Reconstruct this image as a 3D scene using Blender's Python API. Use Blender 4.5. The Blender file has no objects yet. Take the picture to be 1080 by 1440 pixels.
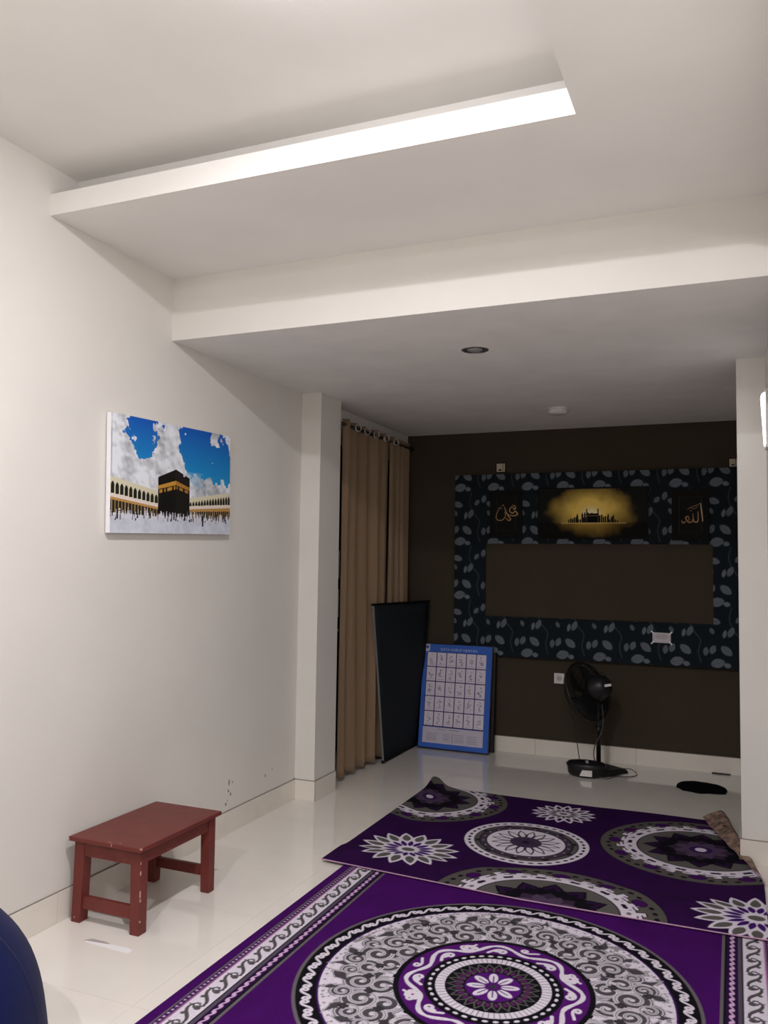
import bpy, bmesh, math, random
import numpy as np
from mathutils import Vector, Matrix
random.seed(7); rng = np.random.default_rng(7)
sc = bpy.context.scene
PI = math.pi

# ------------------------------------------------------------------ camera
YAW, PITCH, ROLL, FPX, CAMH = 0.398, 0.0622, 0.0143, 1171.83, 1.55
fw = Vector((-math.sin(YAW)*math.cos(PITCH), math.cos(YAW)*math.cos(PITCH), math.sin(PITCH)))
rt = Vector((math.cos(YAW), math.sin(YAW), 0)); up = rt.cross(fw)
r2 = rt*math.cos(ROLL)+up*math.sin(ROLL); u2 = -rt*math.sin(ROLL)+up*math.cos(ROLL)
cd = bpy.data.cameras.new('camera'); cam = bpy.data.objects.new('camera', cd)
sc.collection.objects.link(cam); sc.camera = cam
cam.matrix_world = Matrix(((r2.x,u2.x,-fw.x,0),(r2.y,u2.y,-fw.y,0),(r2.z,u2.z,-fw.z,CAMH),(0,0,0,1)))
cd.sensor_fit = 'VERTICAL'; cd.sensor_height = 36; cd.sensor_width = 27
cd.lens = FPX*36/1440; cd.clip_start = .02

# ------------------------------------------------------------------ world, lights, exposure
w = bpy.data.worlds.new('world'); sc.world = w; w.use_nodes = True
w.node_tree.nodes['Background'].inputs[0].default_value = (.02,.022,.03,1)
w.node_tree.nodes['Background'].inputs[1].default_value = .2
sc.view_settings.view_transform = 'Standard'; sc.view_settings.look = 'None'
sc.view_settings.exposure = 0.0; sc.view_settings.gamma = 1.0
sc.view_settings.use_curve_mapping = False
LAMPS = [(-1.02, 1.74, 3.235, 43.0, 14.0), (-1.02, -.6, 3.235, 54.0, 16.0)]   # x, y, ceiling height, watts of the face and of the glowing rim
LAMP_COL = (.975, .945, 1.0)

# room measures
XL, XR = -2.6874, .165
YB, YBEAM, YLIP, YCOVE = 6.9232, 3.5107, 2.6547, 2.81
ZC, ZD, ZT, ZU = 2.6949, 3.0202, 3.1146, 3.235
XREC = -.4594
YP, YP2, XP = 4.9376, 5.2435, -2.5435
XC, YC = .0211, 4.8917
HB = .1262
YF = -2.6

# ------------------------------------------------------------------ helpers
COL = sc.collection
def lin(c):
    c = np.asarray(c, float)/255.0
    return np.where(c <= .04045, c/12.92, ((c+.055)/1.055)**2.4)
def L3(r, g, b): return tuple(float(x) for x in lin((r, g, b)))

def mat(name, col, rough=.6, spec=.5, metal=0, noise=0, nscale=20, bump=0, bscale=60, emit=None, estr=0,
        sheen=0, attr=False, trans=0, coat=0, alpha=1):
    m = bpy.data.materials.new(name); m.use_nodes = True
    nt = m.node_tree; b = nt.nodes['Principled BSDF']
    b.inputs['Base Color'].default_value = (*col, 1)
    b.inputs['Roughness'].default_value = rough
    b.inputs['Specular IOR Level'].default_value = spec
    b.inputs['Metallic'].default_value = metal
    b.inputs['Coat Weight'].default_value = coat
    b.inputs['Coat Roughness'].default_value = .1
    b.inputs['Transmission Weight'].default_value = trans
    if sheen: b.inputs['Sheen Weight'].default_value = sheen
    if emit is not None:
        b.inputs['Emission Color'].default_value = (*emit, 1); b.inputs['Emission Strength'].default_value = estr
    tc = nt.nodes.new('ShaderNodeTexCoord')
    src = None
    if attr:
        a = nt.nodes.new('ShaderNodeAttribute'); a.attribute_name = 'paint'; src = a.outputs['Color']
        nt.links.new(src, b.inputs['Base Color'])
    if noise:
        n = nt.nodes.new('ShaderNodeTexNoise'); n.inputs['Scale'].default_value = nscale
        n.inputs['Detail'].default_value = 5
        nt.links.new(tc.outputs['Object'], n.inputs['Vector'])
        mx = nt.nodes.new('ShaderNodeMix'); mx.data_type = 'RGBA'; mx.blend_type = 'MULTIPLY'
        mx.inputs[0].default_value = 1
        rp = nt.nodes.new('ShaderNodeMapRange')
        rp.inputs[1].default_value = .3; rp.inputs[2].default_value = .7
        rp.inputs[3].default_value = 1-noise; rp.inputs[4].default_value = 1+noise*.6
        nt.links.new(n.outputs[0], rp.inputs[0])
        if src: nt.links.new(src, mx.inputs[6])
        else: mx.inputs[6].default_value = (*col, 1)
        nt.links.new(rp.outputs[0], mx.inputs[7]); nt.links.new(mx.outputs[2], b.inputs['Base Color'])
    if bump:
        n2 = nt.nodes.new('ShaderNodeTexNoise'); n2.inputs['Scale'].default_value = bscale
        n2.inputs['Detail'].default_value = 4
        nt.links.new(tc.outputs['Object'], n2.inputs['Vector'])
        bp = nt.nodes.new('ShaderNodeBump'); bp.inputs['Strength'].default_value = bump
        bp.inputs['Distance'].default_value = .01
        nt.links.new(n2.outputs[0], bp.inputs['Height']); nt.links.new(bp.outputs[0], b.inputs['Normal'])
    return m

def empty(name, loc=(0,0,0), label=None, cat=None, group=None, rz=0):
    o = bpy.data.objects.new(name, None); COL.objects.link(o); o.location = loc
    o.rotation_euler = (0,0,rz); o.empty_display_size = .05
    tag(o, label, cat, group); return o
def tag(o, label=None, cat=None, group=None, kind=None):
    if label: o['label'] = label
    if cat: o['category'] = cat
    if group: o['group'] = group
    if kind: o['kind'] = kind
    return o
def obj(name, bm, m, parent=None, loc=None, rot=None, smooth=False):
    if isinstance(bm, bmesh.types.BMesh):
        me = bpy.data.meshes.new(name); bmesh.ops.recalc_face_normals(bm, faces=bm.faces)
        bm.to_mesh(me); bm.free()
    else: me = bm
    if m is not None and not me.materials: me.materials.append(m)
    if smooth:
        for p in me.polygons: p.use_smooth = True
    o = bpy.data.objects.new(name, me); COL.objects.link(o)
    if parent is not None: o.parent = parent
    if loc is not None: o.location = loc
    if rot is not None: o.rotation_euler = rot
    return o
def B(): return bmesh.new()
def box(bm, x0, x1, y0, y1, z0, z1, bev=0, M=None):
    r = bmesh.ops.create_cube(bm, size=1)
    vs = r['verts']
    for v in vs:
        v.co = Vector(((x0+x1)/2+v.co.x*(x1-x0), (y0+y1)/2+v.co.y*(y1-y0), (z0+z1)/2+v.co.z*(z1-z0)))
    if bev:
        es = {e for v in vs for e in v.link_edges}
        g = bmesh.ops.bevel(bm, geom=list(es), offset=bev, segments=2, affect='EDGES', profile=.6)
        vs = {v for f in g['faces'] for v in f.verts} | {v for v in vs if v.is_valid}
    if M is not None:
        for v in vs: v.co = M @ v.co
    return bm
def hexa(bm, pts):
    v = [bm.verts.new(p) for p in pts]
    for f in ((0,1,2,3),(7,6,5,4),(0,4,5,1),(1,5,6,2),(2,6,7,3),(3,7,4,0)): bm.faces.new([v[i] for i in f])
    return bm
def lathe(bm, prof, n=40, M=None, cap=True):
    rings = []
    for r, z in prof:
        if r < 1e-6: rings.append([bm.verts.new((0,0,z))])
        else: rings.append([bm.verts.new((r*math.cos(2*PI*i/n), r*math.sin(2*PI*i/n), z)) for i in range(n)])
    for a, b in zip(rings, rings[1:]):
        for i in range(n):
            j = (i+1) % n
            if len(a) == 1 and len(b) == 1: continue
            if len(a) == 1: bm.faces.new((a[0], b[i], b[j]))
            elif len(b) == 1: bm.faces.new((a[i], b[0], a[j]))
            else: bm.faces.new((a[i], b[i], b[j], a[j]))
    if cap:
        for rg in (rings[0], rings[-1]):
            if len(rg) > 2: bm.faces.new(rg)
    if M is not None:
        for rg in rings:
            for v in rg: v.co = M @ v.co
    return bm
def tube(bm, pts, r, n=8, closed=False):
    pts = [Vector(p) for p in pts]; rings = []; N = len(pts)
    prev = None
    for i, p in enumerate(pts):
        if closed: t = pts[(i+1) % N]-pts[i-1]
        else: t = pts[min(i+1,N-1)]-pts[max(i-1,0)]
        t.normalize()
        a = prev if prev is not None else (Vector((0,0,1)) if abs(t.z) < .9 else Vector((1,0,0)))
        u = (a - t*a.dot(t)).normalized(); prev = u; v = t.cross(u)
        rr = r[i] if hasattr(r, '__len__') else r
        rings.append([bm.verts.new(p+rr*(math.cos(2*PI*k/n)*u+math.sin(2*PI*k/n)*v)) for k in range(n)])
    for i in range(N if closed else N-1):
        a, b = rings[i], rings[(i+1) % N]
        for k in range(n): bm.faces.new((a[k], a[(k+1)%n], b[(k+1)%n], b[k]))
    if not closed:
        bm.faces.new(rings[0]); bm.faces.new(rings[-1])
    return bm
def smooth_path(pts, k=6):
    P = [Vector(p) for p in pts]; out = []
    for i in range(len(P)-1):
        p0, p1, p2, p3 = P[max(i-1,0)], P[i], P[i+1], P[min(i+2,len(P)-1)]
        for j in range(k):
            t = j/k
            out.append(.5*((2*p1)+(p2-p0)*t+(2*p0-5*p1+4*p2-p3)*t*t+(3*p1-p0-3*p2+p3)*t**3))
    out.append(P[-1]); return out
def frame_M(o, z, x=None):
    z = Vector(z).normalized()
    x = Vector(x) if x is not None else (Vector((1,0,0)) if abs(z.x) < .9 else Vector((0,1,0)))
    x = (x-z*x.dot(z)).normalized(); y = z.cross(x)
    return Matrix(((x.x,y.x,z.x,o[0]),(x.y,y.y,z.y,o[1]),(x.z,y.z,z.z,o[2]),(0,0,0,1)))

# ------------------------------------------------------------------ a small painter for prints and woven patterns
class Paint:
    """canvas in metres, origin at the lower left, painted on a pixel raster"""
    def __init__(s, w, h, nx, ny, bg):
        s.w, s.h, s.nx, s.ny = w, h, nx, ny
        s.a = np.empty((ny, nx, 3)); s.a[:] = lin(bg)
        s.X, s.Y = np.meshgrid((np.arange(nx)+.5)*w/nx, (np.arange(ny)+.5)*h/ny)
    def win(s, x0, x1, y0, y1):
        i0 = max(0, int(x0/s.w*s.nx)-1); i1 = min(s.nx, int(x1/s.w*s.nx)+2)
        j0 = max(0, int(y0/s.h*s.ny)-1); j1 = min(s.ny, int(y1/s.h*s.ny)+2)
        return (slice(j0, j1), slice(i0, i1)) if i1 > i0 and j1 > j0 else None
    def put(s, sl, m, c):
        s.a[sl][m] = lin(c)
    def rect(s, x0, x1, y0, y1, c):
        sl = s.win(x0, x1, y0, y1)
        if sl: X, Y = s.X[sl], s.Y[sl]; s.put(sl, (X>=x0)&(X<=x1)&(Y>=y0)&(Y<=y1), c)
    def ell(s, cx, cy, rx, ry, c, rot=0):
        R = max(rx, ry); sl = s.win(cx-R, cx+R, cy-R, cy+R)
        if sl:
            X, Y = s.X[sl]-cx, s.Y[sl]-cy
            u = X*math.cos(rot)+Y*math.sin(rot); v = -X*math.sin(rot)+Y*math.cos(rot)
            s.put(sl, (u/rx)**2+(v/ry)**2 <= 1, c)
    def poly(s, P, c):
        P = np.asarray(P); sl = s.win(P[:,0].min(), P[:,0].max(), P[:,1].min(), P[:,1].max())
        if not sl: return
        X, Y = s.X[sl], s.Y[sl]; ins = np.zeros(X.shape, bool)
        for (xa, ya), (xb, yb) in zip(P, np.roll(P, -1, 0)):
            if ya == yb: continue
            cr = ((ya > Y) != (yb > Y)) & (X < (xb-xa)*(Y-ya)/(yb-ya)+xa); ins ^= cr
        s.put(sl, ins, c)
    def stroke(s, P, wd, c):
        P = np.asarray(P, float); n = len(P)
        W = np.full(n, wd) if np.isscalar(wd) else np.asarray(wd)
        for k in range(n-1):
            (xa, ya), (xb, yb) = P[k], P[k+1]; r = max(W[k], W[k+1])/2
            sl = s.win(min(xa,xb)-r, max(xa,xb)+r, min(ya,yb)-r, max(ya,yb)+r)
            if not sl: continue
            X, Y = s.X[sl], s.Y[sl]; dx, dy = xb-xa, yb-ya; l2 = dx*dx+dy*dy+1e-12
            t = np.clip(((X-xa)*dx+(Y-ya)*dy)/l2, 0, 1)
            rr = (W[k]+(W[k+1]-W[k])*t)/2
            s.put(sl, (X-xa-t*dx)**2+(Y-ya-t*dy)**2 <= rr*rr, c)
    def reduce(s, k):
        a = s.a.reshape(s.ny//k, k, s.nx//k, k, 3).mean((1, 3)); return a
def vnoise(ny, nx, cell, seed):
    """smooth value noise, 0..1"""
    g = np.random.default_rng(seed).random((ny//cell+3, nx//cell+3))
    y = np.arange(ny)/cell; x = np.arange(nx)/cell
    j, i = y.astype(int), x.astype(int); fy = (y-j)[:,None]; fx = (x-i)[None]
    fy = fy*fy*(3-2*fy); fx = fx*fx*(3-2*fx); J, I = j[:,None], i[None]
    return (g[J,I]*(1-fx)+g[J,I+1]*fx)*(1-fy)+(g[J+1,I]*(1-fx)+g[J+1,I+1]*fx)*fy
def fbm(ny, nx, cell, seed, o=4):
    r = 0; a = 1; t = 0
    for k in range(o):
        r = r+a*vnoise(ny, nx, max(2, cell>>k), seed+k); t += a; a *= .55
    return r/t
def sheet(name, a, co, m, parent=None, smooth=True):
    """grid mesh; a (ny,nx,3) linear colours, co (ny,nx,3) coordinates"""
    ny, nx = a.shape[:2]
    me = bpy.data.meshes.new(name)
    idx = np.arange(ny*nx, dtype=np.int32).reshape(ny, nx)
    q = np.stack([idx[:-1,:-1], idx[:-1,1:], idx[1:,1:], idx[1:,:-1]], -1).reshape(-1, 4)
    me.vertices.add(ny*nx); me.vertices.foreach_set('co', np.ascontiguousarray(co, dtype=np.float32).ravel())
    me.loops.add(q.size); me.loops.foreach_set('vertex_index', q.ravel())
    me.polygons.add(len(q)); me.polygons.foreach_set('loop_start', np.arange(0, q.size, 4, dtype=np.int32))
    me.update(calc_edges=True)
    at = me.color_attributes.new('paint', 'FLOAT_COLOR', 'POINT')
    c = np.ones((ny*nx, 4), np.float32); c[:,:3] = a.reshape(-1, 3); at.data.foreach_set('color', c.ravel())
    me.materials.append(m)
    if smooth: me.polygons.foreach_set('use_smooth', np.ones(len(q), bool))
    o = bpy.data.objects.new(name, me); COL.objects.link(o)
    if parent is not None: o.parent = parent
    return o
def plane_co(ny, nx, o, u, v):
    o, u, v = map(np.array, (o, u, v))
    s = np.linspace(0, 1, nx)[None,:,None]; t = np.linspace(0, 1, ny)[:,None,None]
    return o+s*u+t*v
# S-shaped scroll with curled ends (Euler spiral), laid along +x, length 2
def cornu(lim=1.9, n=40):
    s = np.linspace(-lim, lim, 400); ds = s[1]-s[0]
    x = np.cumsum(np.cos(PI*s*s/2))*ds; y = np.cumsum(np.sin(PI*s*s/2))*ds
    x -= x[200]; y -= y[200]
    x, y = (x+y)*.7071, (y-x)*.7071
    i = np.linspace(0, 399, n).astype(int); p = np.stack([x[i], y[i]], 1)
    return p/np.abs(p[:,0]).max()
S_HI, S_LO = cornu(2.1, 44), cornu(1.8, 18)

# ------------------------------------------------------------------ materials
M_wall = mat('wall_paint', (.77,.745,.69), .75, .3, noise=.03, nscale=2.5, bump=.05, bscale=140)
M_ceil = mat('ceiling_paint', (.85,.83,.79), .8, .25, noise=.025, nscale=3, bump=.04, bscale=60)
M_ceil2 = mat('plaster_ceiling_paint', (.85,.83,.79), .8, .25, noise=.05, nscale=4, bump=.25, bscale=9)
M_tile = mat('floor_tile', (.84,.80,.73), .07, .5, noise=.03, nscale=5, coat=.3)
M_base = mat('baseboard_tile', (.82,.77,.69), .22, .5, noise=.04, nscale=6)
M_grout = mat('grout', (.56,.52,.46), .9)
M_brown = mat('brown_wall_paint', L3(70,62,51), .85, .08, noise=.06, nscale=3, bump=.05, bscale=120)
M_void = mat('black_recess', (.004,.004,.004), .9)
M_print = mat('print', (1,1,1), .45, .4, attr=True)
M_wp = mat('wallpaper', (1,1,1), .9, .06, attr=True)
M_gloss = mat('gloss_print', (1,1,1), .7, .1, attr=True)
M_pile = mat('rug_pile', (1,1,1), .95, .1, attr=True, noise=.16, nscale=260, bump=.5, bscale=420)
M_back = mat('rug_backing', L3(138,116,102), .95, .1, noise=.75, nscale=24)
M_bind = mat('rug_binding', L3(190,150,178), .9, .1)
M_red = mat('red_brown_paint', L3(108,44,38), .45, .4, noise=.14, nscale=14, bump=.06, bscale=50)
M_chip = mat('bare_wood_chip', L3(196,150,132), .8)
M_curt = mat('curtain_cloth', L3(136,112,86), .62, .35, noise=.07, nscale=60, bump=.08, bscale=300, sheen=.2)
M_blk = mat('black_plastic', (.008,.008,.009), .4, .4)
M_blkm = mat('black_mesh', (.006,.0065,.007), .6, .3)
M_chr = mat('steel', (.62,.61,.6), .3, .5, metal=1)
M_whp = mat('white_plastic', (.74,.72,.69), .4, .4)
M_fab = mat('black_fabric', (.012,.016,.019), .85, .2, bump=.1, bscale=200)
M_cloth = mat('black_cloth', (.004,.004,.0045), 1, .05, bump=.3, bscale=90)
M_navy = mat('navy_fabric', L3(12,20,66), .85, .1, noise=.12, nscale=9, bump=.1, bscale=160, sheen=.06)
M_glow = mat('lamp_diffuser', (.9,.9,.9), .5, emit=(1,.98,1), estr=7)
M_fr = mat('dark_frame', (.006,.006,.006), .6, .12)
M_beige = mat('beige_plastic', L3(196,186,160), .5, .4)
M_paper = mat('white_paper', (.86,.85,.86), .6, .4)
M_paper2 = mat('grey_film', L3(176,168,162), .5, .4)
M_glass = mat('dark_window_glass', (.01,.011,.013), .06, .5)
M_alu = mat('white_aluminium', (.8,.79,.77), .35, .5)

# ------------------------------------------------------------------ the setting
def struct(name, bm, m, parent=None):
    o = obj(name, bm, m, parent)
    if parent is None: o['kind'] = 'structure'
    return o
T = .15
struct('wall_left', box(B(), XL-T, XL, YF-T, YB+T, -.1, 3.4), M_wall)
struct('wall_right', box(B(), XR, XR+T, YF-T, YB+T, -.1, 3.4), M_wall)
struct('wall_back', box(B(), XL, XR, YB, YB+T, -.1, ZC), M_brown)
struct('wall_front', box(B(), XL, XR, YF-T, YF, -.1, 3.4), M_wall)
struct('ceiling', box(B(), XL, XREC+.15, YF, YCOVE, ZU, ZU+.12), M_ceil)
# lowered gypsum ceiling around the recess, its lip standing up round the opening
bm = B()
box(bm, XL, XR, YLIP, YBEAM, ZD, ZD+.02)
box(bm, XL, XREC, YLIP, YLIP+.02, ZD+.02, ZT)
box(bm, XREC, XR, YF, YLIP, ZD, ZD+.02)
box(bm, XREC, XREC+.02, YF, YLIP+.02, ZD+.02, ZT)
struct('ceiling', bm, M_ceil)['label'] = 'lowered ceiling panel around the recess'
bm = B(); box(bm, XL, XREC+.17, YCOVE, YCOVE+.02, ZD+.02, ZU+.12); box(bm, XREC+.15, XREC+.17, YF, YCOVE, ZD+.02, ZU+.12)
struct('trim_1', bm, M_ceil)
struct('trim_2', box(B(), XL, XR, YBEAM, YBEAM+.35, ZC, 3.35), M_wall)['label'] = 'cross beam between room and alcove'
struct('ceiling', box(B(), XL, XR, YBEAM+.35, YB+T, ZC, ZC+.12), M_ceil2)['label'] = 'low plaster ceiling of the dark alcove'
o = struct('trim_2', box(B(), XL, XR, YBEAM+.001, YBEAM+.35, ZC-.0015, ZC), M_ceil2); o['label'] = 'painted underside of the beam'
struct('trim_3', box(B(), XL, XP, YP, YP2, 0, ZC), M_wall)['label'] = 'shallow pillar on the left wall'
struct('trim_4', box(B(), XC, XR, YC, YC+.3, 0, ZC), M_wall)['label'] = 'pillar on the right wall'

# floor: slab and 80 cm tiles with recessed joints
fl = struct('floor', box(B(), XL, XR, YF, YB, -.1, -.0015), M_grout)
TS = .8; g = .0009
xs = [XR-.515-TS*k for k in range(-1, 5)]; ys = [6.44+TS-TS*k for k in range(0, 13)]
for x0 in xs:
    for y0 in ys:
        a, b = max(x0-TS, XL), min(x0, XR); c, d = max(y0-TS, YF), min(y0, YB)
        if b-a < .01 or d-c < .01: continue
        me = B(); box(me, a+g/2, b-g/2, c+g/2, d-g/2, -.006, 0)
        obj('tile', me, M_tile, fl)
# baseboards, tile by tile, with a thin dark joint on top
def skirting(name, p, q, n, m=M_base, t=.009, first=0):
    p, q, n = Vector((*p,0)), Vector((*q,0)), Vector((*n,0)); L = (q-p).length; u = (q-p)/L
    bs = B()
    a = p; hexa(bs, [a, q, q+n*.004, a+n*.004, a+Vector((0,0,HB+.004)), q+Vector((0,0,HB+.004)), q+n*.004+Vector((0,0,HB+.004)), a+n*.004+Vector((0,0,HB+.004))])
    root = struct(name, bs, mat('skirting_joint', (.25,.22,.19), .9))
    s = -first
    while s < L:
        s0, s1 = max(s, 0)+.001, min(s+TS, L)-.001
        if s1-s0 > .01:
            bt = B(); z0, z1 = Vector((0,0,.0005)), Vector((0,0,HB))
            P = [p+u*s0, p+u*s1, p+u*s1+n*t, p+u*s0+n*t]
            hexa(bt, [x+z0 for x in P]+[x+z1 for x in P]); obj('baseboard_tile', bt, m, root)
        s += TS
    return root
skirting('baseboard_left', (XL, YP), (XL, YF), (1,0), first=.3)
skirting('baseboard_left', (XL, YP), (XP+.009, YP), (0,-1))['label'] = 'baseboard on the front of the left pillar'
skirting('baseboard_left', (XP, YP), (XP, YP2), (1,0))['label'] = 'baseboard on the side of the left pillar'
skirting('baseboard_back', (XL, YB), (XR, YB), (0,-1), first=.84-.8+.4)
skirting('baseboard_right', (XC-.009, YC), (XR, YC), (0,-1))['label'] = 'baseboard on the front of the right pillar'
skirting('baseboard_right', (XC, YC+.3), (XC, YC), (-1,0))['label'] = 'baseboard on the side of the right pillar'
skirting('baseboard_right', (XR, YF), (XR, YC), (-1,0), first=.3)
# chips in the paint low on the left wall
bm = B()
def chip(bm, y, z, a, b, rot=0):
    n = 9; c = bm.verts.new((XL+.0012, y, z)); vs = []
    for k in range(n):
        t = 2*PI*k/n; r = random.uniform(.75, 1.15)
        dy, dz = a*r*math.cos(t), b*r*math.sin(t)
        vs.append(bm.verts.new((XL+.0004, y+dy*math.cos(rot)-dz*math.sin(rot), z+dy*math.sin(rot)+dz*math.cos(rot))))
    for k in range(n): bm.faces.new((c, vs[k], vs[(k+1)%n]))
for a in ((4.154,.285,.008,.022,0),(4.19,.28,.005,.008,0),(4.15,.238,.007,.012,.3),(4.172,.215,.008,.012,0),(4.125,.17,.008,.01,.5),(4.14,.185,.004,.006,0),
          (4.558,.235,.006,.012,0),(4.64,.255,.005,.006,0),(4.93,.132,.018,.004,0)): chip(bm, *a)
o = obj('paint_chip', bm, mat('exposed_plaster', L3(138,130,120), .9), bpy.data.objects['wall_left']); o['kind'] = 'stuff'

# window behind the curtains
wb = B()
WY0, WY1, WZ0, WZ1 = 5.42, 6.66, .2, 2.42
box(wb, XL, XL+.03, WY0, WY0+.035, WZ0, WZ1); box(wb, XL, XL+.03, WY1-.04, WY1, WZ0, WZ1)
box(wb, XL, XL+.03, WY0, WY1, WZ0, WZ0+.05); box(wb, XL, XL+.03, WY0, WY1, WZ1-.05, WZ1)
win = struct('window_1', wb, mat('dark_window_frame', (.02,.018,.016), .5))
obj('pane', box(B(), XL+.002, XL+.01, WY0+.03, WY1-.04, WZ0+.04, WZ1-.04), M_glass, win)
for z0, z1 in ((1.44,1.64),(1.16,1.36),(1.055,1.075)):
    obj('frame_sliver', box(B(), XL+.03, XL+.037, WY0+.058, WY0+.066, z0, z1, .003), M_alu, win)  # white strips added for the bright slivers of window frame beside the curtain

# ------------------------------------------------------------------ lamps
def disc_lamp(name, x, y, z, wts, rim, label, grp):
    t = empty(name, (x, y, z), label, 'lamp', grp)
    obj('housing', lathe(B(), [(.0,-.0005),(.12,-.0005),(.122,-.003),(.118,-.006),(.105,-.006),(.105,-.003),(0,-.003)], 48, cap=False), M_whp, t, smooth=True)
    obj('diffuser', lathe(B(), [(.104,-.0035),(.1,-.0075),(.06,-.0085),(0,-.009)], 48, cap=False), M_glow, t, smooth=True)
    l = bpy.data.lights.new('lamp_light', 'AREA'); l.shape = 'DISK'; l.size = .085; l.energy = wts; l.color = LAMP_COL
    lo = bpy.data.objects.new('lamp_light', l); COL.objects.link(lo); lo.parent = t; lo.location = (0,0,-.014)
    l = bpy.data.lights.new('lamp_light', 'POINT'); l.energy = rim; l.color = LAMP_COL; l.shadow_soft_size = .03
    lo = bpy.data.objects.new('lamp_light', l); COL.objects.link(lo); lo.parent = t; lo.location = (0,0,-.042)
disc_lamp('ceiling_lamp', *LAMPS[0], 'round white led lamp glowing on the recessed ceiling above the bench and rugs', None)
disc_lamp('ceiling_lamp', *LAMPS[1], 'second round white led lamp of the recess, further from the alcove', None)

t = empty('downlight', (-1.261, 4.217, ZC), 'unlit round recessed downlight in the low ceiling, nearer the beam', 'downlight')
obj('ring', lathe(B(), [(.052,.0),(.062,-.003),(.066,-.004),(.072,-.002),(.073,0)], 40, cap=False), M_chr, t, smooth=True)
obj('reflector', lathe(B(), [(.053,-.0015),(.05,-.001),(.042,-.0008)], 40, cap=False), mat('dark_reflector', (.05,.045,.045), .35, metal=.4), t, smooth=True)
obj('lamp_face', lathe(B(), [(.042,-.0008),(.03,-.006),(0,-.009)], 32, cap=False), mat('frosted_lens', (.32,.3,.3), .35), t, smooth=True)
t = empty('smoke_detector', (-1.164, 6.0, ZC), 'round white plastic dome fixture on the low ceiling near the dark back wall', 'detector')
obj('base', lathe(B(), [(0,0),(.082,0),(.084,-.008),(.078,-.012),(0,-.012)], 40, cap=False), M_whp, t, smooth=True)
obj('cover', lathe(B(), [(.07,-.012),(.072,-.03),(.064,-.042),(0,-.046)], 40, cap=False), M_whp, t, smooth=True)

t = empty('bright_wall_box', (XR, 4.62, 2.31), 'small white box on the right wall beside the pillar, its glow painted on', 'lamp')
bm = B(); box(bm, -.012, 0, -.07, .07, -.15, .15, .003); obj('back_plate', bm, M_whp, t)
bm = B(); hexa(bm, [(-.012,-.06,-.135),(-.012,.06,-.135),(-.012,.06,.135),(-.012,-.06,.135),(-.018,-.055,-.13),(-.018,.055,-.13),(-.032,.055,.12),(-.032,-.055,.12)])
bmesh.ops.bevel(bm, geom=bm.edges[:], offset=.004, segments=2, affect='EDGES')
obj('glow_face', bm, mat('painted_glow', (.9,.9,.9), .5, emit=(1,.97,.98), estr=2.6), t)  # emission paints the bright white spot on the wall; no lamp here

# ------------------------------------------------------------------ bench
def bench():
    x0, x1, y0, y1, zt = -2.652, -2.268, 2.860, 3.450, .362
    t = empty('wooden_bench', ((x0+x1)/2, (y0+y1)/2, 0), 'low red-brown painted wooden bench with chipped edges against the left wall', 'bench')
    cx, cy = (x0+x1)/2, (y0+y1)/2
    def P(name, bm, m=M_red): 
        for v in bm.verts: v.co -= Vector((cx, cy, 0))
        return obj(name, bm, m, t)
    P('seat', box(B(), x0, x1, y0, y1, zt-.018, zt, .003))
    L = .052; ix0, ix1, iy0, iy1 = x0+.018, x1-.016, y0+.02, y1-.02
    zl = zt-.018
    for sx, sy in ((0,0),(1,0),(0,1),(1,1)):
        xa = ix0 if sx == 0 else ix1-L; ya = iy0 if sy == 0 else iy1-L
        dx = (-.008 if sx == 0 else .006)*1; dy = 0
        lw = L if sy == 0 else L*.9
        bm = B(); hexa(bm, [(xa+dx,ya,0),(xa+L*.9+dx,ya,0),(xa+L*.9+dx,ya+lw,0),(xa+dx,ya+lw,0),(xa,ya,zl),(xa+L,ya,zl),(xa+L,ya+lw,zl),(xa,ya+lw,zl)])
        bmesh.ops.bevel(bm, geom=bm.edges[:], offset=.002, segments=1, affect='EDGES')
        P('leg', bm)
    P('apron', box(B(), ix0+.006, ix1-.006, iy0+.004, iy0+.022, zl-.062, zl-.0005))
    P('apron', box(B(), ix0+.006, ix1-.006, iy1-.022, iy1-.004, zl-.062, zl-.0005))
    P('apron', box(B(), ix1-.024, ix1-.006, iy0+.01, iy1-.01, zl-.058, zl-.001))
    P('apron', box(B(), ix0+.006, ix0+.024, iy0+.01, iy1-.01, zl-.058, zl-.001))
    P('stretcher', box(B(), ix0+.01, ix1-.006, iy0+.01, iy0+.03, .058, .112, .002))
    P('stretcher', box(B(), ix0+.01, ix1-.006, iy1-.032, iy1-.012, .068, .115, .002))
    bm = B()
    for (x, y, z, a, b_, c) in ((x1-.016-.001, iy0+.004, .295, .003, .003, .006),(x1-.014, iy0+.002, .255,.003,.003,.008),(x1-.0135,iy0+.002,.17,.003,.003,.014),(x1-.012,iy0+.002,.145,.003,.003,.006),
                  (x1-.011,iy0+.002,.06,.003,.003,.004),(x1-.002,y0+.006,zt-.004,.004,.006,.004),(x1-.002,y0+.002,zt-.002,.006,.003,.003),(-2.42,y0+.001,zt-.006,.003,.003,.006),
                  (-2.44,y0+.012,zt,.012,.002,.001),(-2.39,y0+.02,zt,.008,.002,.001),(ix0+.012,iy0-.0005,.022,.003,.002,.003),(x0+.004,y0+.001,zt-.01,.004,.003,.003)):
        box(bm, x-a*.55, x+a*.55, y-b_*.8, y+b_*.8, z-c, z+c)
    o = P('chipped_paint', bm, M_chip); o['kind'] = 'stuff'
bench()

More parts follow.
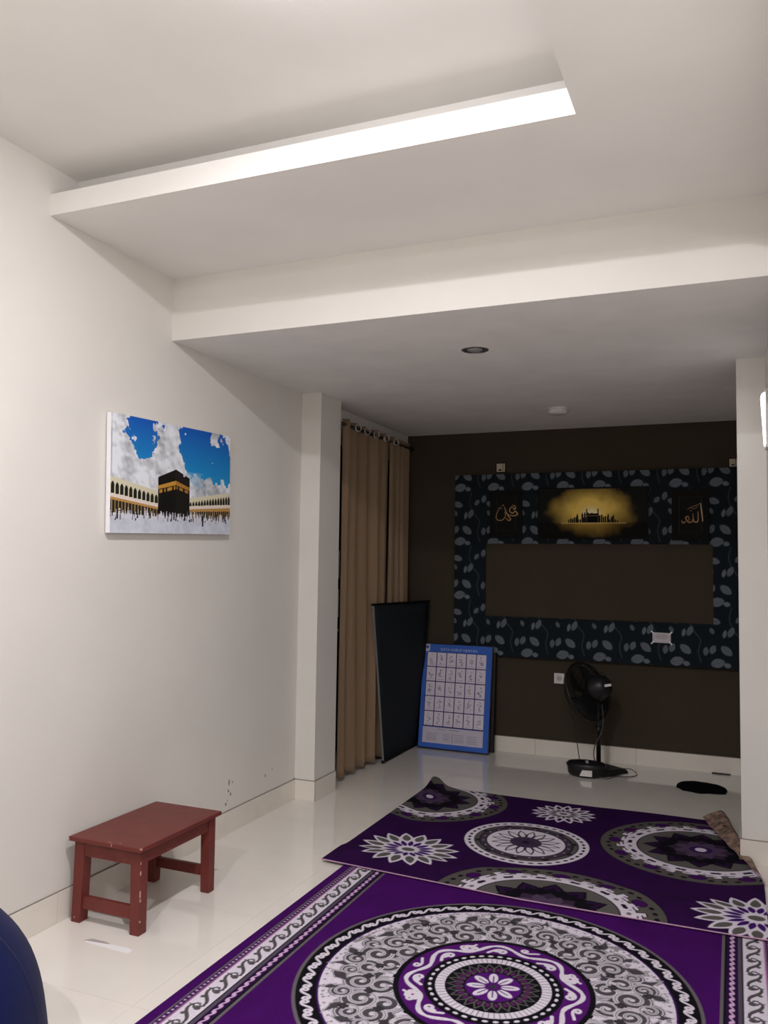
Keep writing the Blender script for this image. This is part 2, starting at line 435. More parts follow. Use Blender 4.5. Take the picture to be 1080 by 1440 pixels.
# torn strip of tape lying on the floor
t = empty('paper_strip', (-2.35, 2.768, 0), 'thin white torn paper strip lying flat on the floor before the bench', 'paper')
def flat(name, pts, z0, z1, m):
    bm = B(); a = [bm.verts.new((x, y, z0)) for x, y in pts]; b = [bm.verts.new((x, y, z1)) for x, y in pts]
    bm.faces.new(a); bm.faces.new(b)
    for i in range(len(pts)): j = (i+1)%len(pts); bm.faces.new((a[i],a[j],b[j],b[i]))
    return obj(name, bm, m, t)
flat('white_piece', [(-.1,-.012),(.09,-.022),(.128,-.02),(.126,.004),(.1,.014),(.02,.012),(-.02,.004),(-.1,-.004)], .0003, .0016, M_paper)
flat('grey_piece', [(-.112,-.004),(-.09,.02),(-.02,.022),(.005,.013),(-.02,.005),(-.1,-.003)], .0002, .0013, M_paper2)

# ------------------------------------------------------------------ rug with the great medallion
WHITE, GREY, DGREY, BLACKC = (226,218,230), (106,100,102), (58,54,58), (16,13,22)
PURP, PURPD, PINK = (66,8,92), (40,14,56), (214,176,214)
def medallion_rug():
    x0, x1, y0, y1 = -1.865, .155, 1.62, 4.22
    W, H = x1-x0, y1-y0; k = 2; nx, ny = 810, 760
    p = Paint(W, H, nx*k, ny*k, PURP)
    X, Y = p.X+x0, p.Y+y0
    n = fbm(ny*k, nx*k, 90, 3, 5)
    p.a *= (.78+.5*n)[...,None]
    # side borders, mirrored about the middle
    cxm = -.843
    for sgn in (-1, 1):
        d = (X-cxm)*sgn                                     # distance outwards from the middle
        def band(a, b, c): p.a[(d > a) & (d <= b)] = lin(c)
        band(.965, .972, GREY); band(.942, .948, GREY); band(.946,.9642,(62,20,84))
        yy = np.arange(y0, y1, .0235)
        for y in yy: p.ell(cxm+sgn*.955-x0, y-y0, .0048, .0055, PINK)
        band(.935, .941, (190,120,180))
        band(.857, .935, WHITE); band(.852,.857, BLACKC)
        band(.838, .852, (86,78,92)); band(.797, .838, (44,14,62)); band(.790, .797, BLACKC); band(.778, .790, GREY)
        # chain of small S scrolls
        P0 = S_LO*np.array([.0255, .020])
        for i, y in enumerate(np.arange(y0, y1, .0415)):
            q = np.stack([P0[:,1]*.85*sgn, P0[:,0]], 1)
            p.stroke(q+[cxm+sgn*.8175-x0, y-y0], .0075, PINK)
        # running scrolls on the white band
        for i, y in enumerate(np.arange(y0-.1, y1+.1, .118)):
            q = np.stack([S_HI[:,1]*.062*sgn*(-1), S_HI[:,0]*.072], 1)
            wd = .004+.011*np.exp(-((np.linspace(-1,1,len(q)))/.45)**2)
            p.stroke(q+[cxm+sgn*.896-x0, y-y0], wd, (84,80,82))
            p.ell(cxm+sgn*(.884)-x0, y-y0+.043, .013, .011, (90,86,88))
            p.stroke([(cxm+sgn*.925-x0, y-y0+.06),(cxm+sgn*.9-x0, y-y0+.052),(cxm+sgn*.868-x0, y-y0+.064)], .006, (84,80,82))
            p.ell(cxm+sgn*(.912)-x0, y-y0+.0, .009, .009, (90,86,88))
    # medallion
    cx, cy, EY = -.832, 3.074, 1.035
    dx, dy = X-cx, (Y-cy)/EY; R = np.hypot(dx, dy); A = np.arctan2(dy, dx)
    def ring(a, b, c): p.a[(R > a) & (R <= b)] = lin(c)
    def pos(r, t): return np.array([cx-x0+r*math.cos(t), cy-y0+EY*r*math.sin(t)])
    def place(q, r, t):                                   # local (tangential, radial) to canvas
        u = np.array([-math.sin(t), EY*math.cos(t)]); v = np.array([math.cos(t), EY*math.sin(t)])
        return pos(r, t)+q[:,:1]*u+q[:,1:]*v
    def bend(q, r, t):                                    # the same, but bent round the ring
        tt = t+q[:,0]/r; rr = r+q[:,1]
        return np.stack([cx-x0+rr*np.cos(tt), cy-y0+EY*rr*np.sin(tt)], 1)
    ring(0, .728, GREY); ring(0, .715, BLACKC)
    N = 52
    for i in range(N): p.stroke(bend(S_HI*np.array([.039,.044]), .679, 2*PI*i/N), .0105, WHITE)
    ring(0, .642, (62,18,88))
    # mottled pale ring with grey arabesques
    fl = (R <= .634) & (R > .3)
    m1 = fbm(ny*k, nx*k, 28, 11, 4); m2 = fbm(ny*k, nx*k, 10, 19, 2)
    base = lin(WHITE)[None,None]*(1-.0*m1[...,None])
    p.a[fl] = np.broadcast_to(base, p.a.shape)[fl]
    p.a[fl & (m1*.75+m2*.25 > .60) & (R > .40)] = lin((150,143,148))
    p.a[fl & (m2 > .72) & (R > .52)] = lin((166,160,166))
    for i in range(96): q = pos(.617, 2*PI*i/96); p.ell(q[0], q[1], .006, .006, (150,145,152))
    ring(0, .372, BLACKC)
    def scroll(q, r, t, w1, leaf=True):
        n_ = len(q); s = np.linspace(-1, 1, n_); env = .35+.65*np.exp(-(s/.6)**2)
        c = bend(q, r, t)
        p.stroke(c, env*(w1+.034), WHITE); p.stroke(c, env*(w1+.020), BLACKC); p.stroke(c, env*(w1+.013), (200,194,202))
        p.stroke(c, env*w1, (86,82,86))
        p.stroke(c, env*w1*.25, (128,124,130))
    NS = 9; dt = 2*PI/NS
    cell = ((-.24,.405,.064,1),(.20,.412,.066,-1),(-.33,.485,.056,-1),(.02,.487,.066,1),(.34,.478,.060,1),(-.14,.548,.040,1),(.22,.545,.044,-1),(.45,.535,.034,1))
    allc = [(pos(r_, 2*PI*(i+.3)/NS+o_*dt), rad, sg*(1 if i % 2 else -1), 2*PI*(i+.3)/NS) for i in range(NS) for o_, r_, rad, sg in cell]
    for grow, col in ((.015,(206,200,208)),(.0095,BLACKC),(.0065,(196,190,200)),(0,(80,76,80))):
        for q, rad, sg, t in allc: p.ell(q[0], q[1], rad+grow, rad*.9+grow, col, t)
        for i in range(NS):                                     # pointed acanthus tips and connecting leaves
            t0 = 2*PI*(i+.3)/NS
            for a_, r_, l_, ro in ((-.42,.565,.075,.5),(.10,.585,.060,-.9),(.33,.575,.065,1.0),(-.05,.43,.07,.1),(.47,.43,.06,-.4),(-.22,.588,.045,1.5),(.5,.50,.06,.9)):
                c0 = pos(r_, t0+a_*dt); an = t0+PI/2+ro*(1 if i % 2 else -1); u = np.array([math.cos(an), math.sin(an)]); v = np.array([-u[1], u[0]]); g_ = 1+grow/.035
                p.poly([c0-u*l_*.6*g_, c0-u*l_*.2+v*l_*.3*g_, c0+v*l_*.36*g_, c0+u*l_*.3+v*l_*.14*g_, c0+u*l_*.8*g_, c0+u*l_*.2-v*l_*.18*g_, c0-v*l_*.30*g_, c0-u*l_*.3-v*l_*.2*g_], col if grow else (74,70,74))
    for q, rad, sg, t in allc:                                  # pale snail spirals
        ss = np.linspace(0, 1, 30); an = t+sg*(ss*4.3*PI*.75)+PI*.3*sg; rr = rad*.97*(1-ss)**.75+.002
        c_ = np.stack([q[0]+rr*np.cos(an), q[1]+rr*np.sin(an)], 1)
        p.stroke(c_, .0135*(1-.4*ss)*rad/.06+.004, (206,200,208)); p.stroke(c_[2:-4], .0035, (128,122,130))
        p.ell(q[0]+.004, q[1], rad*.16, rad*.16, (214,206,216))
    for i in range(NS):
        for a_, r_ in ((-.46,.46),(.12,.555),(.27,.44),(-.12,.45)):
            q = pos(r_, 2*PI*(i+.3)/NS+a_*dt)
            for k_ in range(4): p.ell(q[0]+.011*math.cos(k_*PI/2+i), q[1]+.011*math.sin(k_*PI/2+i), .011, .009, (58,54,58))
    m = (R <= .352); p.a[m] = lin(PURP)
    sc_r = .352+.012*np.cos(A*16)
    p.a[(R > .345) & (R <= .365)] = lin(BLACKC)
    for i in range(48): q = pos(.374, 2*PI*i/48); p.ell(q[0], q[1], .0085, .006, WHITE) if i % 6 < 4 else None
    p.a[R <= .345] = lin((84,20,110))
    # white vine
    NV = 8
    tt = np.linspace(0, 2*PI, 700); vr = .297+.024*np.sin(tt*NV)
    p.stroke(np.stack([cx-x0+vr*np.cos(tt), cy-y0+EY*vr*np.sin(tt)], 1), .013+.006*np.abs(np.sin(tt*NV*1.5)), WHITE)
    for i in range(NV):
        t = 2*PI*(i+.25)/NV
        p.stroke(bend(S_HI[:26]*np.array([.06,.05])+[.03,-.018], .292, t), .013, WHITE)
        q = pos(.28, t+.03); p.ell(q[0], q[1], .013, .013, WHITE)
        t = 2*PI*(i+.75)/NV
        p.stroke(bend(-S_HI[:26]*np.array([.05,.04])+[-.02,.016], .302, t), .011, WHITE)
        if i % 2 == 0:
            for da, dr in ((-.07,0),(.07,0),(0,.016),(0,-.016),(-.04,.012),(.05,-.012)):
                q = pos(.30+dr, t+da); p.ell(q[0], q[1], .016, .014, WHITE)
            q = pos(.30, t); p.ell(q[0], q[1], .006, .006, (150,70,140))
    ring(0, .253, BLACKC)
    for i in range(40): q = pos(.231, 2*PI*i/40); p.ell(q[0], q[1], .0105, .0065, WHITE, 2*PI*i/40+PI/2)
    ring(0, .211, WHITE)
    for i in range(64):
        t = 2*PI*i/64; p.stroke([pos(.178, t), pos(.211, t)], .003, (120,114,118))
    ring(0, .176, BLACKC)
    for i in range(26):
        t = 2*PI*i/26; q = np.array([[-.0165,-.03],[-.014,.0],[0,.03],[.014,.0],[.0165,-.03]])
        p.stroke(place(q, .137, t), .0055, (92,90,88)); q2 = pos(.126, t); p.ell(q2[0], q2[1], .008, .014, (92,34,92), t-PI/2)
    ring(0, .109, BLACKC); ring(0, .103, (84,20,116))
    for i in range(8):
        t = 2*PI*(i+.3)/8; q = pos(.062, t); p.ell(q[0], q[1], .034, .017, WHITE, t)
    for i in range(8):
        t = 2*PI*(i+.3)/8; p.stroke([pos(.03, t), pos(.074, t)], .005, (84,20,110))
    ring(0, .026, (84,20,110)); ring(0, .014, DGREY)
    a = p.reduce(k)
    co = plane_co(ny, nx, (x0, y0, .0085), (W, 0, 0), (0, H, 0))
    lum = a.mean(2); co[...,2] += np.clip(lum, 0, .6)*.002
    e = 2; co[:e,:,2] = .001; co[-e:,:,2] = .001; co[:,:e,2] = .001; co[:,-e:,2] = .001
    t = empty('medallion_rug', ((x0+x1)/2, (y0+y1)/2, 0), 'purple rug with one large white and grey medallion and scrolled side borders, nearest the viewer', 'rug')
    co -= np.array([(x0+x1)/2, (y0+y1)/2, 0])
    sheet('pile', a, co, M_pile, t)
    obj('backing', box(B(), -W/2+.002, W/2-.002, -H/2+.002, H/2-.002, .0004, .006), M_back, t)
medallion_rug()

# ------------------------------------------------------------------ rug with scattered circles and flowers
def circle_rug():
    x0, x1, y0, y1 = -1.99, .118, 3.905, 5.70
    W, H = x1-x0, y1-y0; k = 2; nx, ny = 640, 400
    PA = (46,8,66)
    p = Paint(W, H, nx*k, ny*k, PA)
    p.a *= (.75+.5*fbm(ny*k, nx*k, 70, 5, 5))[...,None]
    OL, W2 = (92,88,84), (230,222,234)
    def big(cx, cy, ry=1):
        cx -= x0; cy -= y0
        p.ell(cx, cy, .535, .535, BLACKC); p.ell(cx, cy, .53, .53, OL)
        n = 24
        for i in range(n*2):
            t = PI*i/n
            if i % 4 != 0: p.ell(cx+.487*math.cos(t), cy+.487*math.sin(t), .017, .012, BLACKC, t+PI/2)
        # white ring with a stepped outer edge
        X, Y = p.X-cx, p.Y-cy; R = np.hypot(X, Y); A = np.arctan2(Y, X)
        st = np.floor(((A+PI)/(2*PI)*24) % 1*3)
        ro = np.choose(st.astype(int).clip(0, 2), [.405, .425, .445])
        p.a[R < ro+.006] = lin(BLACKC); p.a[R < ro] = lin(W2)
        p.a[(R > ro-.022) & (R < ro-.014) & (((A+PI)/(2*PI)*24) % 1 > .25) & (((A+PI)/(2*PI)*24) % 1 < .8)] = lin(PURP)
        for i in range(12):
            t = 2*PI*i/12; p.ell(cx+.455*math.cos(t), cy+.455*math.sin(t), .046, .034, BLACKC, t+PI/2); p.ell(cx+.455*math.cos(t), cy+.455*math.sin(t), .041, .029, (66,16,90), t+PI/2)
        for i in range(28):
            t = 2*PI*i/28
            if i % 2: p.ell(cx+.372*math.cos(t), cy+.372*math.sin(t), .016, .011, (120,116,116), t+PI/2)
            else:
                for d in (-.03,.03): p.ell(cx+.372*math.cos(t+d), cy+.372*math.sin(t+d), .017, .012, (34,16,46), t+PI/2)
        p.ell(cx, cy, .337, .337, (30,26,32)); p.ell(cx, cy, .33, .33, (98,95,92))
        def petals(n, r1, r0, wd, c, off=0):
            for i in range(n):
                t = 2*PI*(i+off)/n
                u = np.array([math.cos(t), math.sin(t)]); v = np.array([-u[1], u[0]]); o = np.array([cx, cy])
                p.poly([o+u*r0, o+u*(r0+(r1-r0)*.45)+v*wd, o+u*(r0+(r1-r0)*.75)+v*wd*.8, o+u*r1, o+u*(r0+(r1-r0)*.75)-v*wd*.8, o+u*(r0+(r1-r0)*.45)-v*wd], c)
        petals(12, .305, .05, .062, BLACKC); petals(12, .288, .05, .05, (44,16,60)); petals(12, .25, .05, .036, (20,12,28))
        petals(12, .24, .05, .05, BLACKC, .5)
        petals(8, .175, .02, .045, (58,44,66)); petals(8, .15, .02, .036, (84,66,92), .5)
        p.ell(cx, cy, .06, .06, (60,22,90)); p.ell(cx, cy, .03, .034, WHITE)
    def medium(cx, cy):
        cx -= x0; cy -= y0; E = 1.08
        def d(r, c): p.ell(cx, cy, r, r*E, c)
        d(.345, W2)
        for i in range(40):
            t = 2*PI*i/40; p.ell(cx+.317*math.cos(t), cy+E*.317*math.sin(t), .0165, .009, (40,34,44), t+(PI/2))
        d(.29, (30,24,32)); d(.284, (96,92,92)); d(.262, (26,20,30)); d(.255, (74,60,78))
        for i in range(20):
            t = 2*PI*i/20; p.ell(cx+.238*math.cos(t), cy+E*.238*math.sin(t), .006, .007, (170,160,176))
        for i in range(10):
            t = 2*PI*(i+.5)/10; p.ell(cx+.27*math.cos(t), cy+E*.27*math.sin(t), .022, .012, (40,34,40), t+PI/2)
        d(.222, (30,24,32)); d(.216, W2)
        for i in range(16):
            t = 2*PI*i/16; q = [(cx+r*math.cos(t+a), cy+E*r*math.sin(t+a)) for r, a in ((.08,-.16),(.13,-.16),(.155,-.1),(.19,0),(.155,.1),(.13,.16),(.08,.16))]
            p.stroke(q, .0085, (58,50,58))
        d(.088, (74,56,84))
        for i in range(16):
            t = 2*PI*i/16; p.stroke([(cx, cy), (cx+.085*math.cos(t), cy+E*.085*math.sin(t))], .004, (44,26,54))
        d(.018, (34,16,44))
    def flower(cx, cy, R, grey=True):
        cx -= x0; cy -= y0
        def pet(n, r0, r1, wd, c, off=0, tip=1):
            for i in range(n):
                t = 2*PI*(i+off)/n; u = np.array([math.cos(t), math.sin(t)]); v = np.array([-u[1], u[0]]); o = np.array([cx, cy])
                s = np.linspace(0, 1, 9); prof = np.sin(PI*s**.8)**.8
                L_ = [o+u*(r0+(r1-r0)*a)+v*wd*b for a, b in zip(s, prof)]+[o+u*(r0+(r1-r0)*a)-v*wd*b for a, b in zip(s[::-1], prof[::-1])]
                p.poly(L_, c)
        n = 16
        pet(n, R*.28, R*1.0, R*.155, W2)
        p.ell(cx, cy, R*.6, R*.6, W2)
        if grey: pet(n, R*.5, R*.9, R*.085, (98,95,92))
        else: pet(n, R*.5, R*.85, R*.07, PA)
        pet(n, R*.2, R*.52, R*.055, (70,20,110) if grey else (98,90,96), .5)
        p.ell(cx, cy, R*.19, R*.17, W2); p.ell(cx, cy, R*.13, R*.1, (98,95,92))
    big(-1.885, 5.37); big(-.187, 5.06); big(-.81, 3.86)
    medium(-1.09, 4.765)
    flower(-1.645, 4.32, .285); flower(.072, 4.13, .275); flower(-1.0, 5.44, .2, False)
    a = p.reduce(k)
    # the surface: lies on the other rug in front, its back right corner curls over
    co = plane_co(ny, nx, (x0, y0, 0), (W, 0, 0), (0, H, 0))
    x, y = co[...,0].copy(), co[...,1].copy()
    # shape of the outline: front edge slants, back edge dips, right edge bows inwards
    s = (x-x0)/W; tq = (y-y0)/H
    yf = 3.966-.082*np.clip(s*2, 0, 1)+.01*np.clip(s*2-1, 0, 1)
    yb = 5.60-.02*np.sin(PI*s)+.12*np.exp(-(s/.055)**2)
    y = yf+(yb-yf)*tq
    x = x-.0*s
    z = .0085+.0125*(1/(1+np.exp((y-4.235)/.02)))+.0035*np.sin(x*5+y*3)*np.clip((y-4.3)*2, 0, 1)
    z = z+.035*np.exp(-(((x+1.98)/.10)**2+((y-5.70)/.10)**2))
    z = z+.010*np.exp(-((s-1)/.05)**2)*(.5+.5*np.sin(y*9))*(y < 4.9)
    # curl about the line from P1 to P2
    P1, P2 = np.array([.108, 4.58]), np.array([-.112, 5.62]); d = (P2-P1)/np.linalg.norm(P2-P1); nrm = np.array([d[1], -d[0]])
    al = (x-P1[0])*d[0]+(y-P1[1])*d[1]
    dist = (x-P1[0])*nrm[0]+(y-P1[1])*nrm[1]
    Rr = .008+.029*np.clip(al/1.0, 0, 1)**1.2; tm = 2.95
    th = np.clip(dist, 0, None)/Rr; rest = np.clip(dist-tm*Rr, 0, None); th = np.minimum(th, tm)
    off = Rr*np.sin(th)-rest*.90; hz = Rr*(1-np.cos(th))-rest*.40+.004*np.sin(al*30+rest*40)*np.clip(dist*12, 0, 1)
    mk = (dist > 0) & (al > -.02)
    x = np.where(mk, P1[0]+al*d[0]+off*nrm[0], x); y = np.where(mk, P1[1]+al*d[1]+off*nrm[1], y); z = np.where(mk, z+hz, z)
    z = np.maximum(z, .0085); x = np.where(y > YC-.03, np.minimum(x, XC-.008), x)
    co = np.stack([x, y, z], -1)
    c0 = np.array([(x0+x1)/2, (y0+y1)/2, 0]); co -= c0
    t = empty('circle_rug', tuple(c0), 'purple rug with scattered circles and pointed flowers, back right corner curled up', 'rug')
    o = sheet('pile', a, co, M_pile, t)
    o.data.materials.append(M_back); o.data.materials.append(M_bind)
    sd = o.modifiers.new('thickness', 'SOLIDIFY'); sd.thickness = .007; sd.offset = -1
    sd.material_offset = 1; sd.material_offset_rim = 2
circle_rug()

# ------------------------------------------------------------------ canvas picture on the left wall
def canvas_picture():
    W, H = .99, .56; k = 1; nx, ny = 500, 284
    p = Paint(1, 1, nx, ny, (235,236,242))
    U, V = p.X, 1-p.Y                                     # V from the top
    n1 = fbm(ny, nx, 60, 41, 5); n2 = fbm(ny, nx, 22, 51, 4)
    cl = (.66+.34*n1)[...,None]*np.array([.93,.95,1.0]); cl = cl*(.80+.32*(n2[...,None]))
    cl = np.clip(cl*1.12, 0, 1)**1.15
    ca = fbm(ny, nx, 74, 43, 4); sh_ = np.roll(np.roll(ca, 8, 0), 5, 1)-ca
    base_ = .80+.8*(n1-.5)+np.clip(sh_*2.4, -.34, .25)+.12*(n2-.5)
    cl = np.clip(base_, .16, 1)[...,None]*np.array([.90,.94,1.0]); p.a[:] = cl
    e = (n2-.5)*.16
    sky = np.stack([.005+.02*V, .10+.42*V, .50+.35*V], -1)
    b1 = (np.abs(U-.235)+e*1.1 < .105-.06*np.clip((V-.15)*3, 0, 1)) & (V+e < .33)
    b1 |= (np.abs(U-.16)+e < .04) & (V < .16)
    b2 = (U+e*.9 > .53+.10*np.clip((V-.25)*3, 0, 1)) & (V+e*1.2 < .40+.10*U)
    b2 &= ~((np.abs(U-.855)+e < .055) & (V < .13+.3*e)); b2 &= ~((U+e > .965) & (V < .2))
    b2 &= ~(np.hypot((U-.82)*1.2, V-.30)+e*.6 < .022)
    m = b1 | b2; p.a[m] = sky[m]
    m = (np.abs(U-.66)+e < .06) & (V > .42) & (V+e < .56); p.a[m] = p.a[m]*.5+np.array([.2,.5,.7])*.5
    def vp(pts): return [(u, 1-v) for u, v in pts]
    # arcades left and right
    def arcade(u0, u1, top, led, brn, ppl, n, flip):
        uu = np.linspace(u0, u1, n+1)
        f = lambda tb, s: tb[0]+(tb[1]-tb[0])*s
        p.poly(vp([(u0,top[0]),(u1,top[1]),(u1,ppl[1]),(u0,ppl[0])]), (226,220,190))
        p.poly(vp([(u0,brn[0]),(u1,brn[1]),(u1,ppl[1]),(u0,ppl[0])]), (44,38,26))
        for i in range(n):
            s = (i+.5)/n; uc = u0+(u1-u0)*s; dw = abs(u1-u0)/n*.40
            vt = f(top, s)+.036; vb = f(led, s)-.002
            p.poly(vp([(uc-dw,vb),(uc-dw,vt+.03),(uc-dw*.5,vt+.008),(uc,vt),(uc+dw*.5,vt+.008),(uc+dw,vt+.03),(uc+dw,vb)]), (32,34,24))
        p.poly(vp([(u0,led[0]),(u1,led[1]),(u1,led[1]+.03),(u0,led[0]+.03)]), (240,226,214))
        p.poly(vp([(u0,led[0]+.03),(u1,led[1]+.03),(u1,brn[1]),(u0,brn[0])]), (196,150,84))
        for i in range(n+4):
            s = (i+.5)/(n+4); uc = u0+(u1-u0)*s
            p.rect(uc-.003, uc+.0015, 1-f(ppl, s), 1-f(brn, s), (190,160,110))
    arcade(0, .352, (.528,.622), (.668,.735), (.72,.785), (.83,.85), 11, 0)
    arcade(.61, 1, (.665,.575), (.738,.70), (.79,.765), (.85,.86), 15, 1)
    # the black cube with its gold band
    p.poly(vp([(.351,.494),(.495,.409),(.495,.86),(.351,.83)]), (16,15,14))
    p.poly(vp([(.495,.409),(.615,.479),(.615,.83),(.495,.86)]), (24,22,19))
    p.poly(vp([(.351,.572),(.495,.512),(.495,.552),(.351,.604)]), (206,152,62))
    p.poly(vp([(.495,.512),(.615,.566),(.615,.596),(.495,.552)]), (176,124,50))
    for a_, b_ in ((.36,.385),(.4,.41),(.425,.465),(.478,.49)):
        f = lambda u: .612+(u-.351)/(.144)*(.56-.612)
        p.poly(vp([(a_,f(a_)),(b_,f(b_)),(b_,f(b_)+.03),(a_,f(a_)+.03)]), (196,144,60))
    for a_, b_ in ((.5,.51),(.525,.555),(.57,.60)):
        f = lambda u: .56+(u-.495)/(.12)*(.602-.56)
        p.poly(vp([(a_,f(a_)),(b_,f(b_)),(b_,f(b_)+.026),(a_,f(a_)+.026)]), (170,120,50))
    # pavement with reflections, pilgrims
    fl = (V > .85)
    p.a[fl] = (np.array(lin((214,220,232)))*(.8+.35*fbm(ny, nx, 16, 61, 3)[...,None]))[fl]
    r2_ = random.Random(5)
    for i in range(150):
        u = r2_.uniform(0, 1); b_ = .862+r2_.uniform(-.012, .03); h_ = r2_.uniform(.035, .065)
        c = r2_.choice([(226,226,234)]*5+[(30,30,36)]*2+[(120,124,140)])
        p.ell(u, 1-b_+h_, .003, .008, c if c[0] > 60 else (60,40,30)); p.poly(vp([(u-.005,b_),(u-.004,b_-h_*.8),(u+.004,b_-h_*.8),(u+.005,b_)]), c)
    for u, b_, h_ in ((.05,.88,.08),(.735,.925,.10)): p.poly(vp([(u-.006,b_),(u-.006,b_-h_),(u+.006,b_-h_),(u+.007,b_)]), (24,28,44))
    for u, t_, w_ in ((.565,.36,.008),(.455,.365,.005)):
        p.poly(vp([(u-w_,.47),(u-w_*.6,t_+.03),(u,t_-.03),(u+w_*.6,t_+.03),(u+w_,.47)]), (222,226,232)) if u > .5 else p.stroke(vp([(u-.006,t_),(u,t_+.012),(u+.008,t_)]), .004, (226,228,236))
    D = .026
    t = empty('canvas_picture', (XL+.008, 3.5375, 1.97), 'unframed canvas print of a black cube shrine under blue sky on the left wall', 'picture')
    t.rotation_euler = (math.radians(1.7), 0, 0)
    obj('canvas_wrap', box(B(), .0, D, -W/2, W/2, -H/2, H/2, .002), mat('canvas_edge', (.86,.85,.87), .6), t)
    co = plane_co(ny, nx, (D+.0008, -W/2, -H/2), (0, W, 0), (0, 0, H)); sheet('print', p.a, co, M_print, t)
canvas_picture()

# ------------------------------------------------------------------ papered panel on the back wall
PX0, PX1, PZ0, PZ1 = -2.225, .10, .79, 2.325
PT = .045; PF = YB-PT
def wall_panel():
    W, H = PX1-PX0, PZ1-PZ0; k = 2; nx, ny = 460, 304
    p = Paint(W, H, nx*k, ny*k, (30,37,42))
    LC, LD = (112,120,128), (66,72,78)
    def leaf(x, z, a, b, rot, veins=True, c=LC):
        u = np.array([math.cos(rot), math.sin(rot)]); v = np.array([-u[1], u[0]]); o = np.array([x, z])
        s = np.linspace(-1, 1, 11); pr = (1-s*s)**.75
        p.poly([o+u*a*i+v*b*j for i, j in zip(s, pr)]+[o+u*a*i-v*b*j for i, j in zip(s[::-1], pr[::-1])], c)
        if veins: 
            p.stroke([o-u*a*.9, o+u*a*.9], .004, LD)
            for q in (-.5, .5): p.stroke([o-u*a*.6+v*b*q, o+u*a*.6+v*b*q], .0025, LD)
    per = .293; hp = .46
    for ci in range(-1, 10):
        for ri in range(-1, 5):
            X0 = ci*per+.05; Z0 = ri*hp+.045-.0*ci
            # trailing stem
            st = smooth_path([(X0+.10, Z0+.42, 0),(X0+.085, Z0+.33, 0),(X0+.12, Z0+.24, 0),(X0+.17, Z0+.17, 0),(X0+.155, Z0+.08, 0),(X0+.175, Z0+.0, 0)], 5)
            p.stroke([(q.x, q.y) for q in st], .0045, (78,86,92))
            leaf(X0+.0, Z0+.0, .052, .034, .25); leaf(X0+.068, Z0-.014, .026, .018, -.2, False)
            leaf(X0-.085, Z0+.085, .034, .018, 1.45); leaf(X0-.035, Z0+.10, .036, .021, 1.2)
            leaf(X0+.062, Z0+.095, .05, .028, -.7)
            leaf(X0-.04, Z0+.24, .026, .014, -1.1); leaf(X0+.05, Z0+.22, .032, .014, 1.35, False)
            leaf(X0+.095, Z0+.235, .042, .02, 1.15)
            leaf(X0-.02, Z0+.315, .045, .024, -.3); leaf(X0+.15, Z0+.33, .03, .017, .9); leaf(X0+.21, Z0+.36, .034, .019, 1.3)
    a = p.reduce(k)
    t = empty('wall_panel', ((PX0+PX1)/2, YB, 0), 'large raised panel papered with grey leaves on dark, brown field in the middle, on the back wall', 'panel')
    cx = (PX0+PX1)/2
    IX0, IX1, IZ0, IZ1 = -1.948, -.150, 1.125, 1.735
    bm = B()
    box(bm, PX0-cx, PX1-cx, -PT+.001, 0, PZ0, IZ0); box(bm, PX0-cx, PX1-cx, -PT+.001, 0, IZ1, PZ1)
    box(bm, PX0-cx, IX0-cx, -PT+.001, 0, IZ0, IZ1); box(bm, IX1-cx, PX1-cx, -PT+.001, 0, IZ0, IZ1)
    obj('panel_core', bm, M_fr, t)
    # four papered faces round the opening
    def face(xa, xb, za, zb):
        i0, i1 = [int(round((q-PX0)/W*(nx-1))) for q in (xa, xb)]; j0, j1 = [int(round((q-PZ0)/H*(ny-1))) for q in (za, zb)]
        sub = a[j0:j1+1, i0:i1+1]
        co = plane_co(j1-j0+1, i1-i0+1, (xa-cx, -PT, za), (xb-xa, 0, 0), (0, 0, zb-za))
        sheet('wallpaper', sub, co, M_wp, t)
    face(PX0, PX1, PZ0, IZ0); face(PX0, PX1, IZ1, PZ1); face(PX0, IX0, IZ0, IZ1); face(IX1, PX1, IZ0, IZ1)
    obj('brown_field', box(B(), IX0-cx, IX1-cx, -PT+.012, -.001, IZ0, IZ1), M_brown, t)
wall_panel()

# ------------------------------------------------------------------ pictures on the panel
def framed(name, x0, x1, z0, z1, a, label, fw_=.012, cat='picture', depth=.02, tilt=0):
    cx, cz = (x0+x1)/2, (z0+z1)/2; w_, h_ = x1-x0, z1-z0
    t = empty(name, (cx, PF-.001, cz), label, cat); t.rotation_euler = (0, tilt, 0)
    bm = B()
    box(bm, -w_/2, w_/2, -depth, 0, h_/2-fw_, h_/2, .001); box(bm, -w_/2, w_/2, -depth, 0, -h_/2, -h_/2+fw_, .001)
    box(bm, -w_/2, -w_/2+fw_, -depth, 0, -h_/2+fw_, h_/2-fw_, .001); box(bm, w_/2-fw_, w_/2, -depth, 0, -h_/2+fw_, h_/2-fw_, .001)
    obj('frame', bm, M_fr, t)
    ny, nx = a.shape[:2]
    sheet('print', a, plane_co(ny, nx, (-w_/2+fw_, -depth+.006, -h_/2+fw_), (w_-2*fw_, 0, 0), (0, 0, h_-2*fw_)), M_gloss, t)
    obj('back_board', box(B(), -w_/2+.002, w_/2-.002, -depth+.008, -.001, -h_/2+.002, h_/2-.002), M_fr, t)
